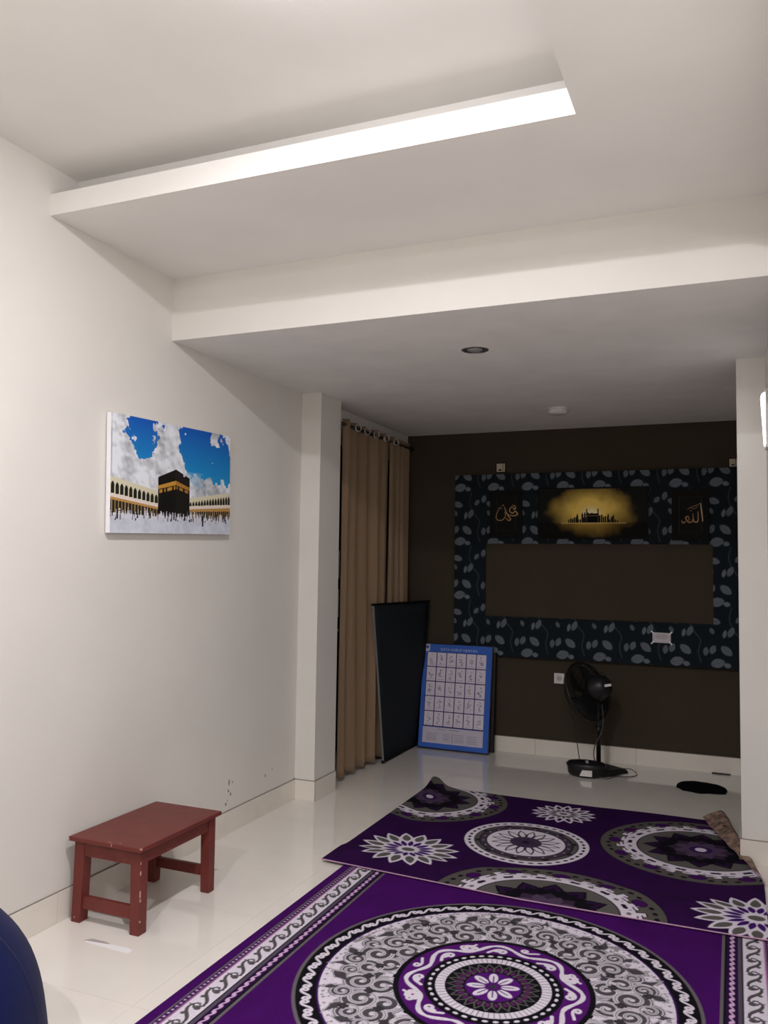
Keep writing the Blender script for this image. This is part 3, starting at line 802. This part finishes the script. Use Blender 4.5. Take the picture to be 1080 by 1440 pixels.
# golden sunset with a black skyline
p = Paint(.86, .40, 344, 160, (30,28,22)); X, Y = p.X, p.Y
n = fbm(160, 344, 50, 71, 4); r = np.hypot((X-.43)/.37, (Y-.22)/.23)+(n-.5)*.35
g1 = np.clip(1-r, 0, 1)[...,None]
p.a[:] = np.array([.012,.013,.011])+np.array([.38,.19,.02])*np.clip(g1*1.7, 0, 1)+np.array([.62,.52,.12])*np.clip(g1*1.5,0,1)**1.5
h = np.exp(-(((X-.43)/.06)**2+((Y-.19)/.05)**2))[...,None]; p.a += h*np.array([.35,.42,.55])
m = (Y < .122); p.a[m] = (p.a*np.array([.55,.5,.45]))[m]
m = np.abs(Y-.118) < .006; p.a[m & (np.abs(X-.44) < .26)] += np.array([.3,.22,.08])
rs = random.Random(3)
for i in range(26):
    x = .245+i*.0155; d = abs(x-.43); hh = max(.02, .075-.2*d)*rs.uniform(.5, 1.2); p.rect(x-.006, x+.006, .122, .122+hh, (28,26,26))
for x in (.315,.355,.375,.48,.60,.56): p.rect(x-.008, x+.008, .122, .205-abs(x-.43)*.2, (36,34,34)); p.poly([(x-.008,.2-abs(x-.43)*.2),(x,.225-abs(x-.43)*.2),(x+.008,.2-abs(x-.43)*.2)], (36,34,34))
p.rect(.395, .475, .122, .198, (12,11,11)); p.rect(.395, .475, .176, .183, (120,104,70))
for x in (.39,.48): p.rect(x-.004, x+.004, .122, .235, (60,58,58))
framed('sunset_picture', -1.5, -.62, 1.775, 2.195, p.a, 'wide picture of a black skyline against a golden sunset, above the brown field')
GOLD = (206,164,110)
def calli(strokes, dots, w_, h_):
    p = Paint(w_, h_, 130, 180, (26,26,24)); p.a *= (.7+.6*fbm(180, 130, 20, 81, 3))[...,None]
    mx, mz = w_*.17, h_*.13
    for a_, b_ in (((mx,mz),(w_-mx,mz)),((w_-mx,mz),(w_-mx,h_-mz)),((w_-mx,h_-mz),(mx,h_-mz)),((mx,h_-mz),(mx,mz))): p.stroke([a_, b_], .003, (58,54,46))
    for pts, wd, c in strokes:
        q = smooth_path([(x*w_, z*h_, 0) for x, z in pts], 8); n_ = len(q)
        wv = wd*.62*(.35+.65*np.sin(np.linspace(.25, PI-.25, n_))); p.stroke([(v.x, v.y) for v in q], wv, c)
    for x, z, c in dots: p.ell(x*w_, z*h_, .005, .005, c)
    return p.a
A1 = calli([([(.80,.60),(.70,.66),(.62,.58),(.72,.52),(.82,.56),(.9,.50),(.78,.46),(.60,.48),(.5,.52)], .013, GOLD),
            ([(.72,.70),(.80,.68),(.83,.62),(.75,.60)], .011, GOLD),
            ([(.45,.66),(.5,.56),(.58,.46),(.66,.38),(.58,.36),(.5,.42)], .012, GOLD),
            ([(.30,.64),(.2,.54),(.16,.42),(.26,.36),(.4,.38),(.48,.46),(.46,.56)], .012, (176,140,96)),
            ([(.22,.62),(.32,.66),(.36,.6)], .008, (120,104,80))], [(.4,.7,GOLD)], .245, .37)
framed('calligraphy_picture', -1.908, -1.632, 1.782, 2.185, A1, 'small dark picture with gold calligraphy of looping strokes, left of the sunset picture', .014)
A2 = calli([([(.80,.74),(.82,.62),(.84,.5),(.86,.36)], .014, (204,186,150)),
            ([(.80,.74),(.7,.70),(.55,.66),(.4,.60)], .008, (150,120,90)),
            ([(.72,.56),(.73,.46),(.71,.36),(.62,.35),(.58,.42),(.58,.52)], .012, GOLD),
            ([(.58,.50),(.57,.38),(.5,.34),(.42,.36),(.36,.44),(.44,.46),(.46,.38)], .011, GOLD),
            ([(.36,.36),(.28,.33),(.24,.38)], .010, GOLD),
            ([(.48,.66),(.62,.62),(.72,.68)], .007, (150,120,90))], [(.52,.58,(150,120,90))], .245, .36)
framed('calligraphy_picture', -.446, -.172, 1.765, 2.165, A2, 'small dark picture with gold calligraphy of upright strokes, right of the sunset picture', .014)

# small paper notice on the lower right of the panel
p = Paint(.135, .078, 54, 32, (206,200,204))
for z, a_, b_ in ((.058,.03,.105),(.046,.02,.115),(.038,.02,.11),(.03,.03,.105)): p.rect(a_, b_, z-.0012, z+.0022, (150,138,146))
for q in (((.008,.008),(.127,.008)),((.127,.008),(.127,.07)),((.127,.07),(.008,.07)),((.008,.07),(.008,.008))): p.stroke(q, .0022, (176,170,176))
t = empty('paper_notice', (-.528, PF-.001, 1.006), 'small white paper notice taped by its corners low on the papered panel', 'notice'); t.rotation_euler = (0, math.radians(.6), 0)
obj('card', box(B(), -.0675, .0675, -.0025, 0, -.039, .039), M_paper, t)
sheet('print', p.a, plane_co(32, 54, (-.0675, -.0031, -.039), (.135, 0, 0), (0, 0, .078)), M_print, t)
for sx, sz in ((-1,-1),(1,-1),(-1,1),(1,1)):
    obj('tape', box(B(), -.016, .016, -.0042, -.0034, -.005, .005, M=Matrix.Translation((sx*.067, 0, sz*.039)) @ Matrix.Rotation(sx*sz*-.8, 4, 'Y')), M_paper, t)

# ------------------------------------------------------------------ electrical bits on the back wall
t = empty('wall_socket', (-1.331, YB, .635), 'white square power socket on the brown wall left of the fan', 'socket')
obj('plate', box(B(), -.042, .042, -.009, 0, -.042, .042, .003), M_whp, t)
obj('socket_well', lathe(B(), [(.022,-.0005),(.022,-.0012),(.018,-.0016),(0,-.0016)], 28, Matrix.Translation((0,-.009,0)) @ Matrix.Rotation(PI/2, 4, 'X') @ Matrix.Scale(-1,4,(0,0,1)), cap=False), mat('socket_grey', (.5,.48,.46), .5), t)
for dx in (-.0095, .0095): obj('socket_hole', lathe(B(), [(0,.0),(.003,.0),(.003,.0014),(0,.0014)], 12, Matrix.Translation((dx,-.0105,0)) @ Matrix.Rotation(PI/2, 4, 'X'), cap=False), M_void, t)
def wall_box(x, z, s, label):
    t = empty('wall_outlet', (x, YB, z), label, 'outlet')
    obj('dark_surround', box(B(), -s*.62, s*.62, -.004, 0, -s*.58, s*.62, .001), M_fr, t)
    obj('plate', box(B(), -s/2, s*.22, -.014, -.003, -s/2, s/2, .002), M_beige, t)
    obj('side_plate', box(B(), s*.27, s/2, -.012, -.003, -s/2, s/2, .002), M_beige, t)
    obj('plate_notch', box(B(), -s*.22, s*.1, -.0155, -.0138, -s*.36, -s*.18), M_void, t)
wall_box(-1.83, 2.384, .072, 'small beige outlet box high on the dark wall, above the left calligraphy picture')
wall_box(.004, 2.365, .06, 'small beige outlet box high on the dark wall, at the right pillar edge')
t = empty('dark_strip', (-.108, 6.90, 0), 'short thin dark strip lying on the floor against the back baseboard', 'strip')
bm = B(); box(bm, -.066, .066, -.012, .008, .0003, .009, .001); obj('strip_body', bm, mat('dark_brown_plastic', (.03,.022,.018), .5), t)

# ------------------------------------------------------------------ curtains on a rod
t = empty('curtain_rod', (-2.60, 6.05, 2.558), 'dark curtain rod across the window beside the left pillar', 'rod')
obj('pole', tube(B(), [(0,-.74,0),(0,.74,0)], .0125, 16), mat('rod_metal', (.05,.045,.04), .4, metal=.7), t, smooth=True)
for y in (-.72, .72):
    bm = B(); box(bm, XL+2.60, .0, y-.01, y+.01, -.012, .012); obj('bracket', bm, M_fr, t)
for y in (-.75, .75): obj('finial', lathe(B(), [(0,-.02),(.014,-.016),(.02,0),(.014,.016),(0,.02)], 20, Matrix.Translation((0,y,0)) @ Matrix.Rotation(PI/2,4,'X'), cap=False), M_fr, t, smooth=True)
def curtain(y0, y1, waves, amp, ztop, zbot, label, rings, seed, xo=-.017):
    t = empty('curtain', (-2.60+xo, (y0+y1)/2, 0), label, 'curtain', None)
    n, mz = 220, 50; rs = random.Random(seed); ph = [rs.uniform(0, 6) for _ in range(6)]
    me = B(); grid = []
    for j in range(mz+1):
        f = j/mz; z = ztop+(zbot-ztop)*f; row = []
        for i in range(n+1):
            s = i/n
            tt = s*waves*2*PI
            a = amp*(.85+.3*math.sin(ph[0]+s*9)+.15*f)
            x = a*(math.sin(tt)+.25*math.sin(2.1*tt+ph[1]+f*1.2)*f)+.006*math.sin(ph[2]+7*s+3*f)
            y = (s-.5)*(y1-y0)*(1-.02*math.sin(PI*f))+.018*math.sin(tt*1.0+ph[3])*f*.6+.010*math.sin(ph[4]+4*f+s*11)*f
            zz = z+(.006*math.sin(tt+ph[5]) if j == mz else 0)
            row.append(me.verts.new((x, y, zz)))
        grid.append(row)
    for a, b in zip(grid, grid[1:]):
        for i in range(n): me.faces.new((a[i], a[i+1], b[i+1], b[i]))
    o = obj('panel', me, M_curt, t, smooth=True)
    sd = o.modifiers.new('thickness', 'SOLIDIFY'); sd.thickness = .002
    for yy in rings:
        M = Matrix.Translation((amp*.5+.028, yy-(y0+y1)/2, 2.558)) @ Matrix.Rotation(PI/2, 4, 'Y') @ Matrix.Rotation(.5, 4, 'X')
        pts = [M @ Vector((.026*math.cos(a), .026*math.sin(a), 0)) for a in np.linspace(0, 2*PI, 24, endpoint=False)]
        obj('grommet', tube(B(), pts, .0048, 8, True), M_chr, t, smooth=True)
curtain(5.415, 6.30, 5.0, .036, 2.60, .030, 'brown eyelet curtain hanging in broad folds right beside the left pillar', (5.60, 5.768, 5.945, 6.147), 4)
curtain(6.31, 6.735, 5.5, .032, 2.60, .030, 'brown eyelet curtain gathered in tight folds in the dark back corner', (6.36,), 9)

# ------------------------------------------------------------------ dark board leaning on the curtains
def lean_matrix(p0, p1, top0):
    """frame: origin p0 on the floor, x along the foot, z up the leaning face, y the normal"""
    p0, p1, top0 = Vector(p0), Vector(p1), Vector(top0)
    x = (p1-p0).normalized(); z = (top0-p0); L = z.length; z = (z-x*z.dot(x)).normalized(); y = z.cross(x)
    return Matrix(((x.x,y.x,z.x,p0.x),(x.y,y.y,z.y,p0.y),(x.z,y.z,z.z,p0.z),(0,0,0,1))), L
BL, BR, TL, TR = [Vector(v) for v in ((-2.535,6.085,.012),(-2.527,6.825,.012),(-2.563,5.91,1.236),(-2.440,6.825,1.235))]
c0 = Vector((-2.53, 6.45, 0))
t = empty('folding_screen', tuple(c0), 'tall black fabric display screen with a pale metal edge leaning upright beside the curtain', 'screen')
def bar(name, p, q, u, v, a, b_, m, label=None):
    u, v = u.normalized()*a/2, v.normalized()*b_/2; bm = B()
    hexa(bm, [x-c0 for x in (p-u-v, p+u-v, p+u+v, p-u+v, q-u-v, q+u-v, q+u+v, q-u+v)])
    o = obj(name, bm, m, t)
    if label: o['label'] = label
nn = Vector((1,0,.05)); e1, e2 = (BR-BL).normalized(), (TR-TL).normalized()
def lerp2(a_, b_): return (BL*(1-a_)+BR*a_)*(1-b_)+(TL*(1-a_)+TR*a_)*b_
bm = B(); G = [[bm.verts.new(lerp2(i/12, j/12)-c0) for i in range(13)] for j in range(13)]
for j in range(12):
    for i in range(12): bm.faces.new((G[j][i], G[j][i+1], G[j+1][i+1], G[j+1][i]))
o = obj('fabric', bm, M_fab, t, smooth=True); sd = o.modifiers.new('thickness', 'SOLIDIFY'); sd.thickness = .010; sd.offset = 0
bar('side_rail', BL, TL-(TL-BL).normalized()*.012, e1, nn, .008, .012, mat('pale_metal_edge', (.34,.34,.34), .35, metal=.5), 'pale metal side rail')
bar('side_rail', BR, TR-(TR-BR).normalized()*.012, e1, nn, .010, .016, M_fr)
bar('top_rail', TL-e2*.012, TR+e2*.010, Vector((0,0,1)), nn, .016, .022, M_fr)
bar('bottom_rail', BL+e1*.006, BR-e1*.006, Vector((0,0,1)), nn, .012, .018, M_fr)
for q_ in (BL, BR-e1*.02): bar('foot', q_+Vector((0,0,-.0115)), q_+Vector((0,0,.012)), e1, nn, .018, .026, M_blk)

# ------------------------------------------------------------------ poster with a grid of cells
M, Lh = lean_matrix((-2.487, 6.752, .012), (-1.879, 6.738, .012), (-2.487, 6.872, .864))
WP = .612
t = empty('poster_board', (0,0,0), 'blue poster board with a grid of small white cards leaning in the back corner', 'poster'); t.matrix_world = M
k = 1; nx, ny = 306, 436
p = Paint(WP, Lh, nx, ny, (66,108,198)); p.a *= (.92+.16*fbm(ny, nx, 60, 91, 3))[...,None]
CW, CWT = (228,220,234), (24,20,52)
gx0, gx1 = .038, WP-.045; pw = (gx1-gx0)/6
gt, gb = Lh-.068, .178; ph_ = (gt-gb)/5
p.rect(gx0-.002, gx1+.0, .040, .170, (204,198,212)); p.rect(gx0-.001, gx1, gb-.006, gt, (60,54,110))
rs = random.Random(12)
for c in range(6):
    for r_ in range(5):
        xa, xb = gx0+c*pw+.003, gx0+(c+1)*pw-.004; za, zb = gb+r_*ph_+.004, gb+(r_+1)*ph_-.004
        p.rect(xa, xb, za, zb, CW)
        xm, zm = (xa+xb)/2, (za+zb)/2
        for q in range(7):
            p.ell(xm+rs.uniform(-.016,.014), za+.045+rs.uniform(-.022,.03), rs.uniform(.004,.011), rs.uniform(.004,.012), rs.choice([(178,170,184),(190,182,194),(168,160,176),(196,182,190)]))
        g_ = [(xm+rs.uniform(-.015,.015), zb-.02+rs.uniform(-.012,.006)) for _ in range(3)]
        p.stroke(g_, .003, (120,112,130))
        if rs.random() < .3: p.ell(xm+rs.uniform(-.01,.01), zb-.03, .0035, .004, (70,64,84))
        p.rect(xa+.01, xb-.012, za+.012, za+.015, (176,168,184))
for q in range(5): 
    for (xa, xb) in ((.09,.19),(.24,.30),(.34,.42),(.45,.53)): p.rect(xa+gx0-.06, xb+gx0-.06+rs.uniform(-.01,.01), .06+q*.014, .064+q*.014, (158,150,170))
p.rect(.30, .303, .05, .13, (90,84,110)); p.rect(.17,.24,.152,.156,(130,124,146)); p.rect(.27,.36,.152,.156,(110,104,130))
p.rect(.012, .058, Lh-.056, Lh-.004, (206,208,216)); p.poly([(.012,Lh-.056),(.035,Lh-.066),(.058,Lh-.056)], (206,208,216)); p.ell(.035, Lh-.026, .014, .014, (30,52,110)); p.ell(.035, Lh-.024, .006, .006, (150,160,200)); p.rect(.02,.05,Lh-.05,Lh-.046,(120,128,160))
obj('frame', box(B(), -.004, WP+.006, -.022, -.002, -.010, Lh+.006, .002), mat('navy_edge', (.006,.008,.03), .4), t)
# the frame box spans behind the print (normal y points to the viewer side or away, so both faces are covered)
fy = -.0232 if (M.to_3x3() @ Vector((0,1,0))).y > 0 else .0002
sheet('print', p.a, plane_co(ny, nx, (0, fy, 0), (WP, 0, 0), (0, 0, Lh)), M_gloss, t)
cu = bpy.data.curves.new('title_text', 'FONT'); cu.body = 'DATA HURUF HIJAIYAH'; cu.size = .031; cu.align_x = 'CENTER'
tmp = bpy.data.objects.new('title_text', cu); COL.objects.link(tmp); dg = bpy.context.evaluated_depsgraph_get()
me = bpy.data.meshes.new_from_object(tmp.evaluated_get(dg)); bpy.data.objects.remove(tmp)
me.materials.clear(); me.materials.append(mat('title_ink', L3(190,196,224), .5))
o = obj('title_text', me, None, t, (.32, fy-.0006, Lh-.052), (PI/2, 0, 0))

# second, darker board hidden behind the poster
M2, L2 = lean_matrix((-2.44, 6.83, .006), (-1.855, 6.818, .006), (-2.455, 6.893, .82))
t = empty('dark_board', (0,0,0), 'plain dark brown board leaning on the wall behind the blue poster', 'board'); t.matrix_world = M2
obj('board_face', box(B(), 0, .585, -.012, .0, 0, L2), mat('dark_brown_board', (.022,.018,.016), .6), t)
obj('board_edge', box(B(), .585, .592, -.014, .002, 0, L2), M_fr, t)

# ------------------------------------------------------------------ black fan
def fan():
    bx, by = -.975, 6.45
    t = empty('pedestal_fan', (bx, by, 0), 'black standing fan with its head turned to the left, white label on its base', 'fan')
    q = lambda x, y, z: Vector((x-bx, y-by, z))
    # flat square base and the rounded control box in front
    bm = B(); hexa(bm, [q(-1.17,6.50,.012),q(-.90,6.37,.012),q(-.735,6.56,.012),q(-1.0,6.70,.012),q(-1.15,6.51,.05),q(-.91,6.385,.05),q(-.755,6.56,.045),q(-1.0,6.68,.055)])
    bmesh.ops.bevel(bm, geom=bm.edges[:], offset=.008, segments=2, affect='EDGES'); obj('base', bm, M_blk, t)
    bm = B(); lathe(bm, [(.0,.002),(.115,.002),(.135,.02),(.14,.065),(.15,.085),(.13,.102),(.06,.112),(0,.115)], 40, Matrix.Translation(q(-1.03,6.40,0)) @ Matrix.Diagonal((1.0,.62,1,1)), cap=False)
    obj('control_box', bm, M_blk, t, smooth=True)
    bm = B(); hexa(bm, [q(-1.065,6.303,.018),q(-.975,6.303,.018),q(-.975,6.307,.06),q(-1.045,6.307,.06),q(-1.065,6.320,.018),q(-.975,6.320,.018),q(-.975,6.322,.06),q(-1.045,6.322,.06)])
    obj('label', bm, M_whp, t)['label'] = 'white sticker'
    obj('indicator', box(B(), *(q(-1.025,6.34,.09)[0], q(-1.005,6.34,.09)[0]), q(0,6.34,0)[1], q(0,6.36,0)[1], .086, .125), mat('grey_switch', (.25,.25,.25), .4), t)
    obj('pole', tube(B(), [q(-.955,6.50,.05), q(-.955,6.50,.62)], .017, 20), M_blk, t, smooth=True)
    obj('pole_collar', tube(B(), [q(-.955,6.50,.30), q(-.955,6.50,.36)], .024, 20), M_blk, t, smooth=True)
    # head
    N = Vector((-.80, .42, -.38)).normalized(); C0 = Vector(q(-1.038, 6.50, .605))
    MH = frame_M(C0, N, (0,0,1))
    R = .225
    def ringpts(r, z, n=56): return [MH @ Vector((r*math.cos(a), r*math.sin(a), z)) for a in np.linspace(0, 2*PI, n, endpoint=False)]
    bm = B(); tube(bm, ringpts(R, 0), .009, 8, True); obj('guard_rim', bm, M_blk, t, smooth=True)
    gd = B()
    for r, z in ((.208,-.035),(.20,-.05),(.17,-.06),(.14,-.066),(.11,-.07),(.208,.04),(.20,.055),(.17,.064),(.14,.07),(.11,.075),(.08,.078)): tube(gd, ringpts(r, z, 40), .0016, 4, True)
    for i in range(96):
        a = 2*PI*i/96; c, s = math.cos(a), math.sin(a)
        for sg in (-1, 1):
            tube(gd, [MH @ Vector((r*c, r*s, sg*z)) for r, z in ((.05,.076),(.12,.07),(.18,.05),(R,.004))], .0014, 4)
    o = obj('guard_wires', gd, M_blkm, t); o['kind'] = 'stuff'
    for i in range(5):
        a0 = 2*PI*i/5; bm = B(); g_ = []
        for r in np.linspace(.03, .198, 7):
            row = []
            for v in np.linspace(-.5, .5, 6):
                a = a0+v*(1.12-.1*(r/.18))+.35*(r/.18); row.append(bm.verts.new(MH @ Vector((r*math.cos(a), r*math.sin(a), v*.045))))
            g_.append(row)
        for x, y in zip(g_, g_[1:]):
            for j in range(5): bm.faces.new((x[j], x[j+1], y[j+1], y[j]))
        o = obj('blade', bm, M_blk, t, smooth=True); o.modifiers.new('thickness', 'SOLIDIFY').thickness = .002
    obj('hub', lathe(B(), [(0,-.03),(.032,-.03),(.036,0),(.03,.03),(0,.036)], 24, MH, cap=False), M_blk, t, smooth=True)
    obj('motor_housing', lathe(B(), [(0,-.205),(.04,-.202),(.068,-.185),(.088,-.14),(.098,-.10),(.102,-.07),(.06,-.06),(0,-.06)], 32, MH, cap=False), M_blk, t, smooth=True)
    mo = MH @ Vector((0, 0, -.15))
    obj('neck', tube(B(), smooth_path([q(-.955,6.50,.60), mo+Vector((0,0,-.07)), mo], 4), .03, 16), M_blk, t, smooth=True)
    obj('oscillation_knob', lathe(B(), [(.009,0),(.012,.03),(.009,.04),(0,.04)], 16, Matrix.Translation(mo+Vector((0,0,.06)))), M_blk, t, smooth=True)
    bm = B(); Ms = frame_M(mo+Vector((.045,-.052,.015)), (.3,-1,.25), (1,0,.25)); box(bm, -.024, .024, -.009, .009, -.001, .0015, M=Ms); obj('sticker', bm, M_whp, t)['label'] = 'white sticker on the motor'
    c1 = smooth_path([q(-1.20,6.48,.60), q(-1.19,6.48,.54), q(-1.165,6.48,.46), q(-1.125,6.48,.30), q(-1.095,6.47,.12), q(-1.085,6.46,.085)], 6)
    obj('cord', tube(B(), c1, .0035, 6), M_blk, t, smooth=True)
    c2 = smooth_path([q(-.925,6.47,.52), q(-.915,6.46,.40), q(-.935,6.46,.30), q(-.975,6.46,.22), q(-.985,6.46,.14), q(-.965,6.45,.09)], 6)
    obj('cord', tube(B(), c2, .004, 6), mat('grey_cord', (.06,.06,.055), .5), t, smooth=True)
    c3 = smooth_path([q(-.78,6.60,.035), q(-.735,6.63,.03), q(-.69,6.60,.006), q(-.70,6.53,.006), q(-.77,6.47,.006), q(-.83,6.44,.006), q(-.87,6.36,.006), q(-.92,6.33,.02)], 6)
    obj('power_cord', tube(B(), c3, .003, 6), mat('grey_cord', (.10,.09,.08), .5), t, smooth=True)
fan()

# ------------------------------------------------------------------ small black cloth lump on the floor
def blob(name, c, rx, ry, h, label, cat, m, pts):
    t = empty(name, c, label, cat); bm = B(); n, k_ = 48, 10; rings = []
    for j in range(k_+1):
        f = j/k_; row = []
        for i in range(n):
            a = 2*PI*i/n; u = np.interp(a, np.linspace(0, 2*PI, len(pts)+1), list(pts)+[pts[0]])
            rr = math.cos(f*PI/2)**.55 if f < 1 else .0
            zz = h*math.sin(f*PI/2)**.8*(1+.12*math.sin(3*a+1)*(1-f))
            row.append(bm.verts.new((rx*u*max(rr,.02)*math.cos(a), ry*u*max(rr,.02)*math.sin(a), .001+zz+.002*math.sin(9*a+5*f)*(1-f))))
        rings.append(row)
    for a, b in zip(rings, rings[1:]):
        for i in range(n): bm.faces.new((a[i], a[(i+1)%n], b[(i+1)%n], b[i]))
    bm.faces.new(rings[0]); bm.faces.new(rings[-1])
    return t, obj('body', bm, m, t, smooth=True)
t, o = blob('black_cap', (-.235, 6.37, 0), .165, .10, .042, 'small soft black cap lying flat on the floor near the right pillar', 'cap', M_cloth,
            [1.06,1.0,.98,1.0,1.0,1.02,1.0,1.0,.98,.96,1.0,1.12,1.22,1.05,1.02,1.0])
bm = B(); tube(bm, smooth_path([(-.12,-.085,.006),(-.02,-.10,.005),(.07,-.092,.005),(.14,-.075,.005),(.165,-.06,.004)], 5), .006, 6); obj('brim', bm, M_cloth, t, smooth=True)

# ------------------------------------------------------------------ navy cushion at the lower left
def cushion():
    cx, cy = -2.20, 1.62
    t = empty('floor_cushion', (cx, cy, 0), 'tall dark navy fabric floor cushion cut off by the lower left corner', 'cushion')
    prof = [(0,.002),(.44,.002),(.478,.05),(.48,.14),(.465,.26),(.44,.36),(.40,.44),(.34,.51),(.27,.56),(.2,.60),(.12,.62),(.03,.63),(0,.63)]
    bm = B(); P = [(v.x, v.y) for v in smooth_path([(a, b, 0) for a, b in prof], 3)]
    P = [(max(a, 0), b) for a, b in P]; lathe(bm, P, 64, cap=False)
    bmesh.ops.remove_doubles(bm, verts=bm.verts[:], dist=.0005)
    obj('cover', bm, M_navy, t, smooth=True)
    sm = B()
    for i in range(6):
        a = 2*PI*i/6+.5; tube(sm, [((r+.001)*math.cos(a), (r+.001)*math.sin(a), z) for r, z in P[4:-3]], .003, 5)
    obj('seam', sm, mat('navy_piping', L3(14,20,60), .8), t, smooth=True)['kind'] = 'stuff'
cushion()

# ------------------------------------------------------------------ sub-parts go under the part that carries them
def carry(root_kind, child_kind, part_kind):
    for r in [o for o in COL.objects if o.parent is None and o.name.split('.')[0] == root_kind]:
        ch = list(r.children); ps = [c for c in ch if c.name.split('.')[0] == part_kind]
        if not ps: continue
        for c in ch:
            if c.name.split('.')[0] == child_kind: c.parent = ps[0]
for a in (('pedestal_fan','sticker','motor_housing'),('pedestal_fan','oscillation_knob','motor_housing'),('pedestal_fan','label','control_box'),('pedestal_fan','indicator','control_box'),
          ('pedestal_fan','pole_collar','pole'),('ceiling_lamp','diffuser','housing'),('wall_socket','socket_hole','plate'),('paper_notice','tape','card'),('paper_notice','print','card'),
          ('curtain','grommet','panel'),('floor_cushion','seam','cover'),('canvas_picture','print','canvas_wrap'),('wall_outlet','plate_notch','plate'),('poster_board','title_text','print'),
          ('curtain_rod','finial','pole'),('downlight','lamp_face','ring'),('window_1','frame_sliver','pane')): carry(*a)
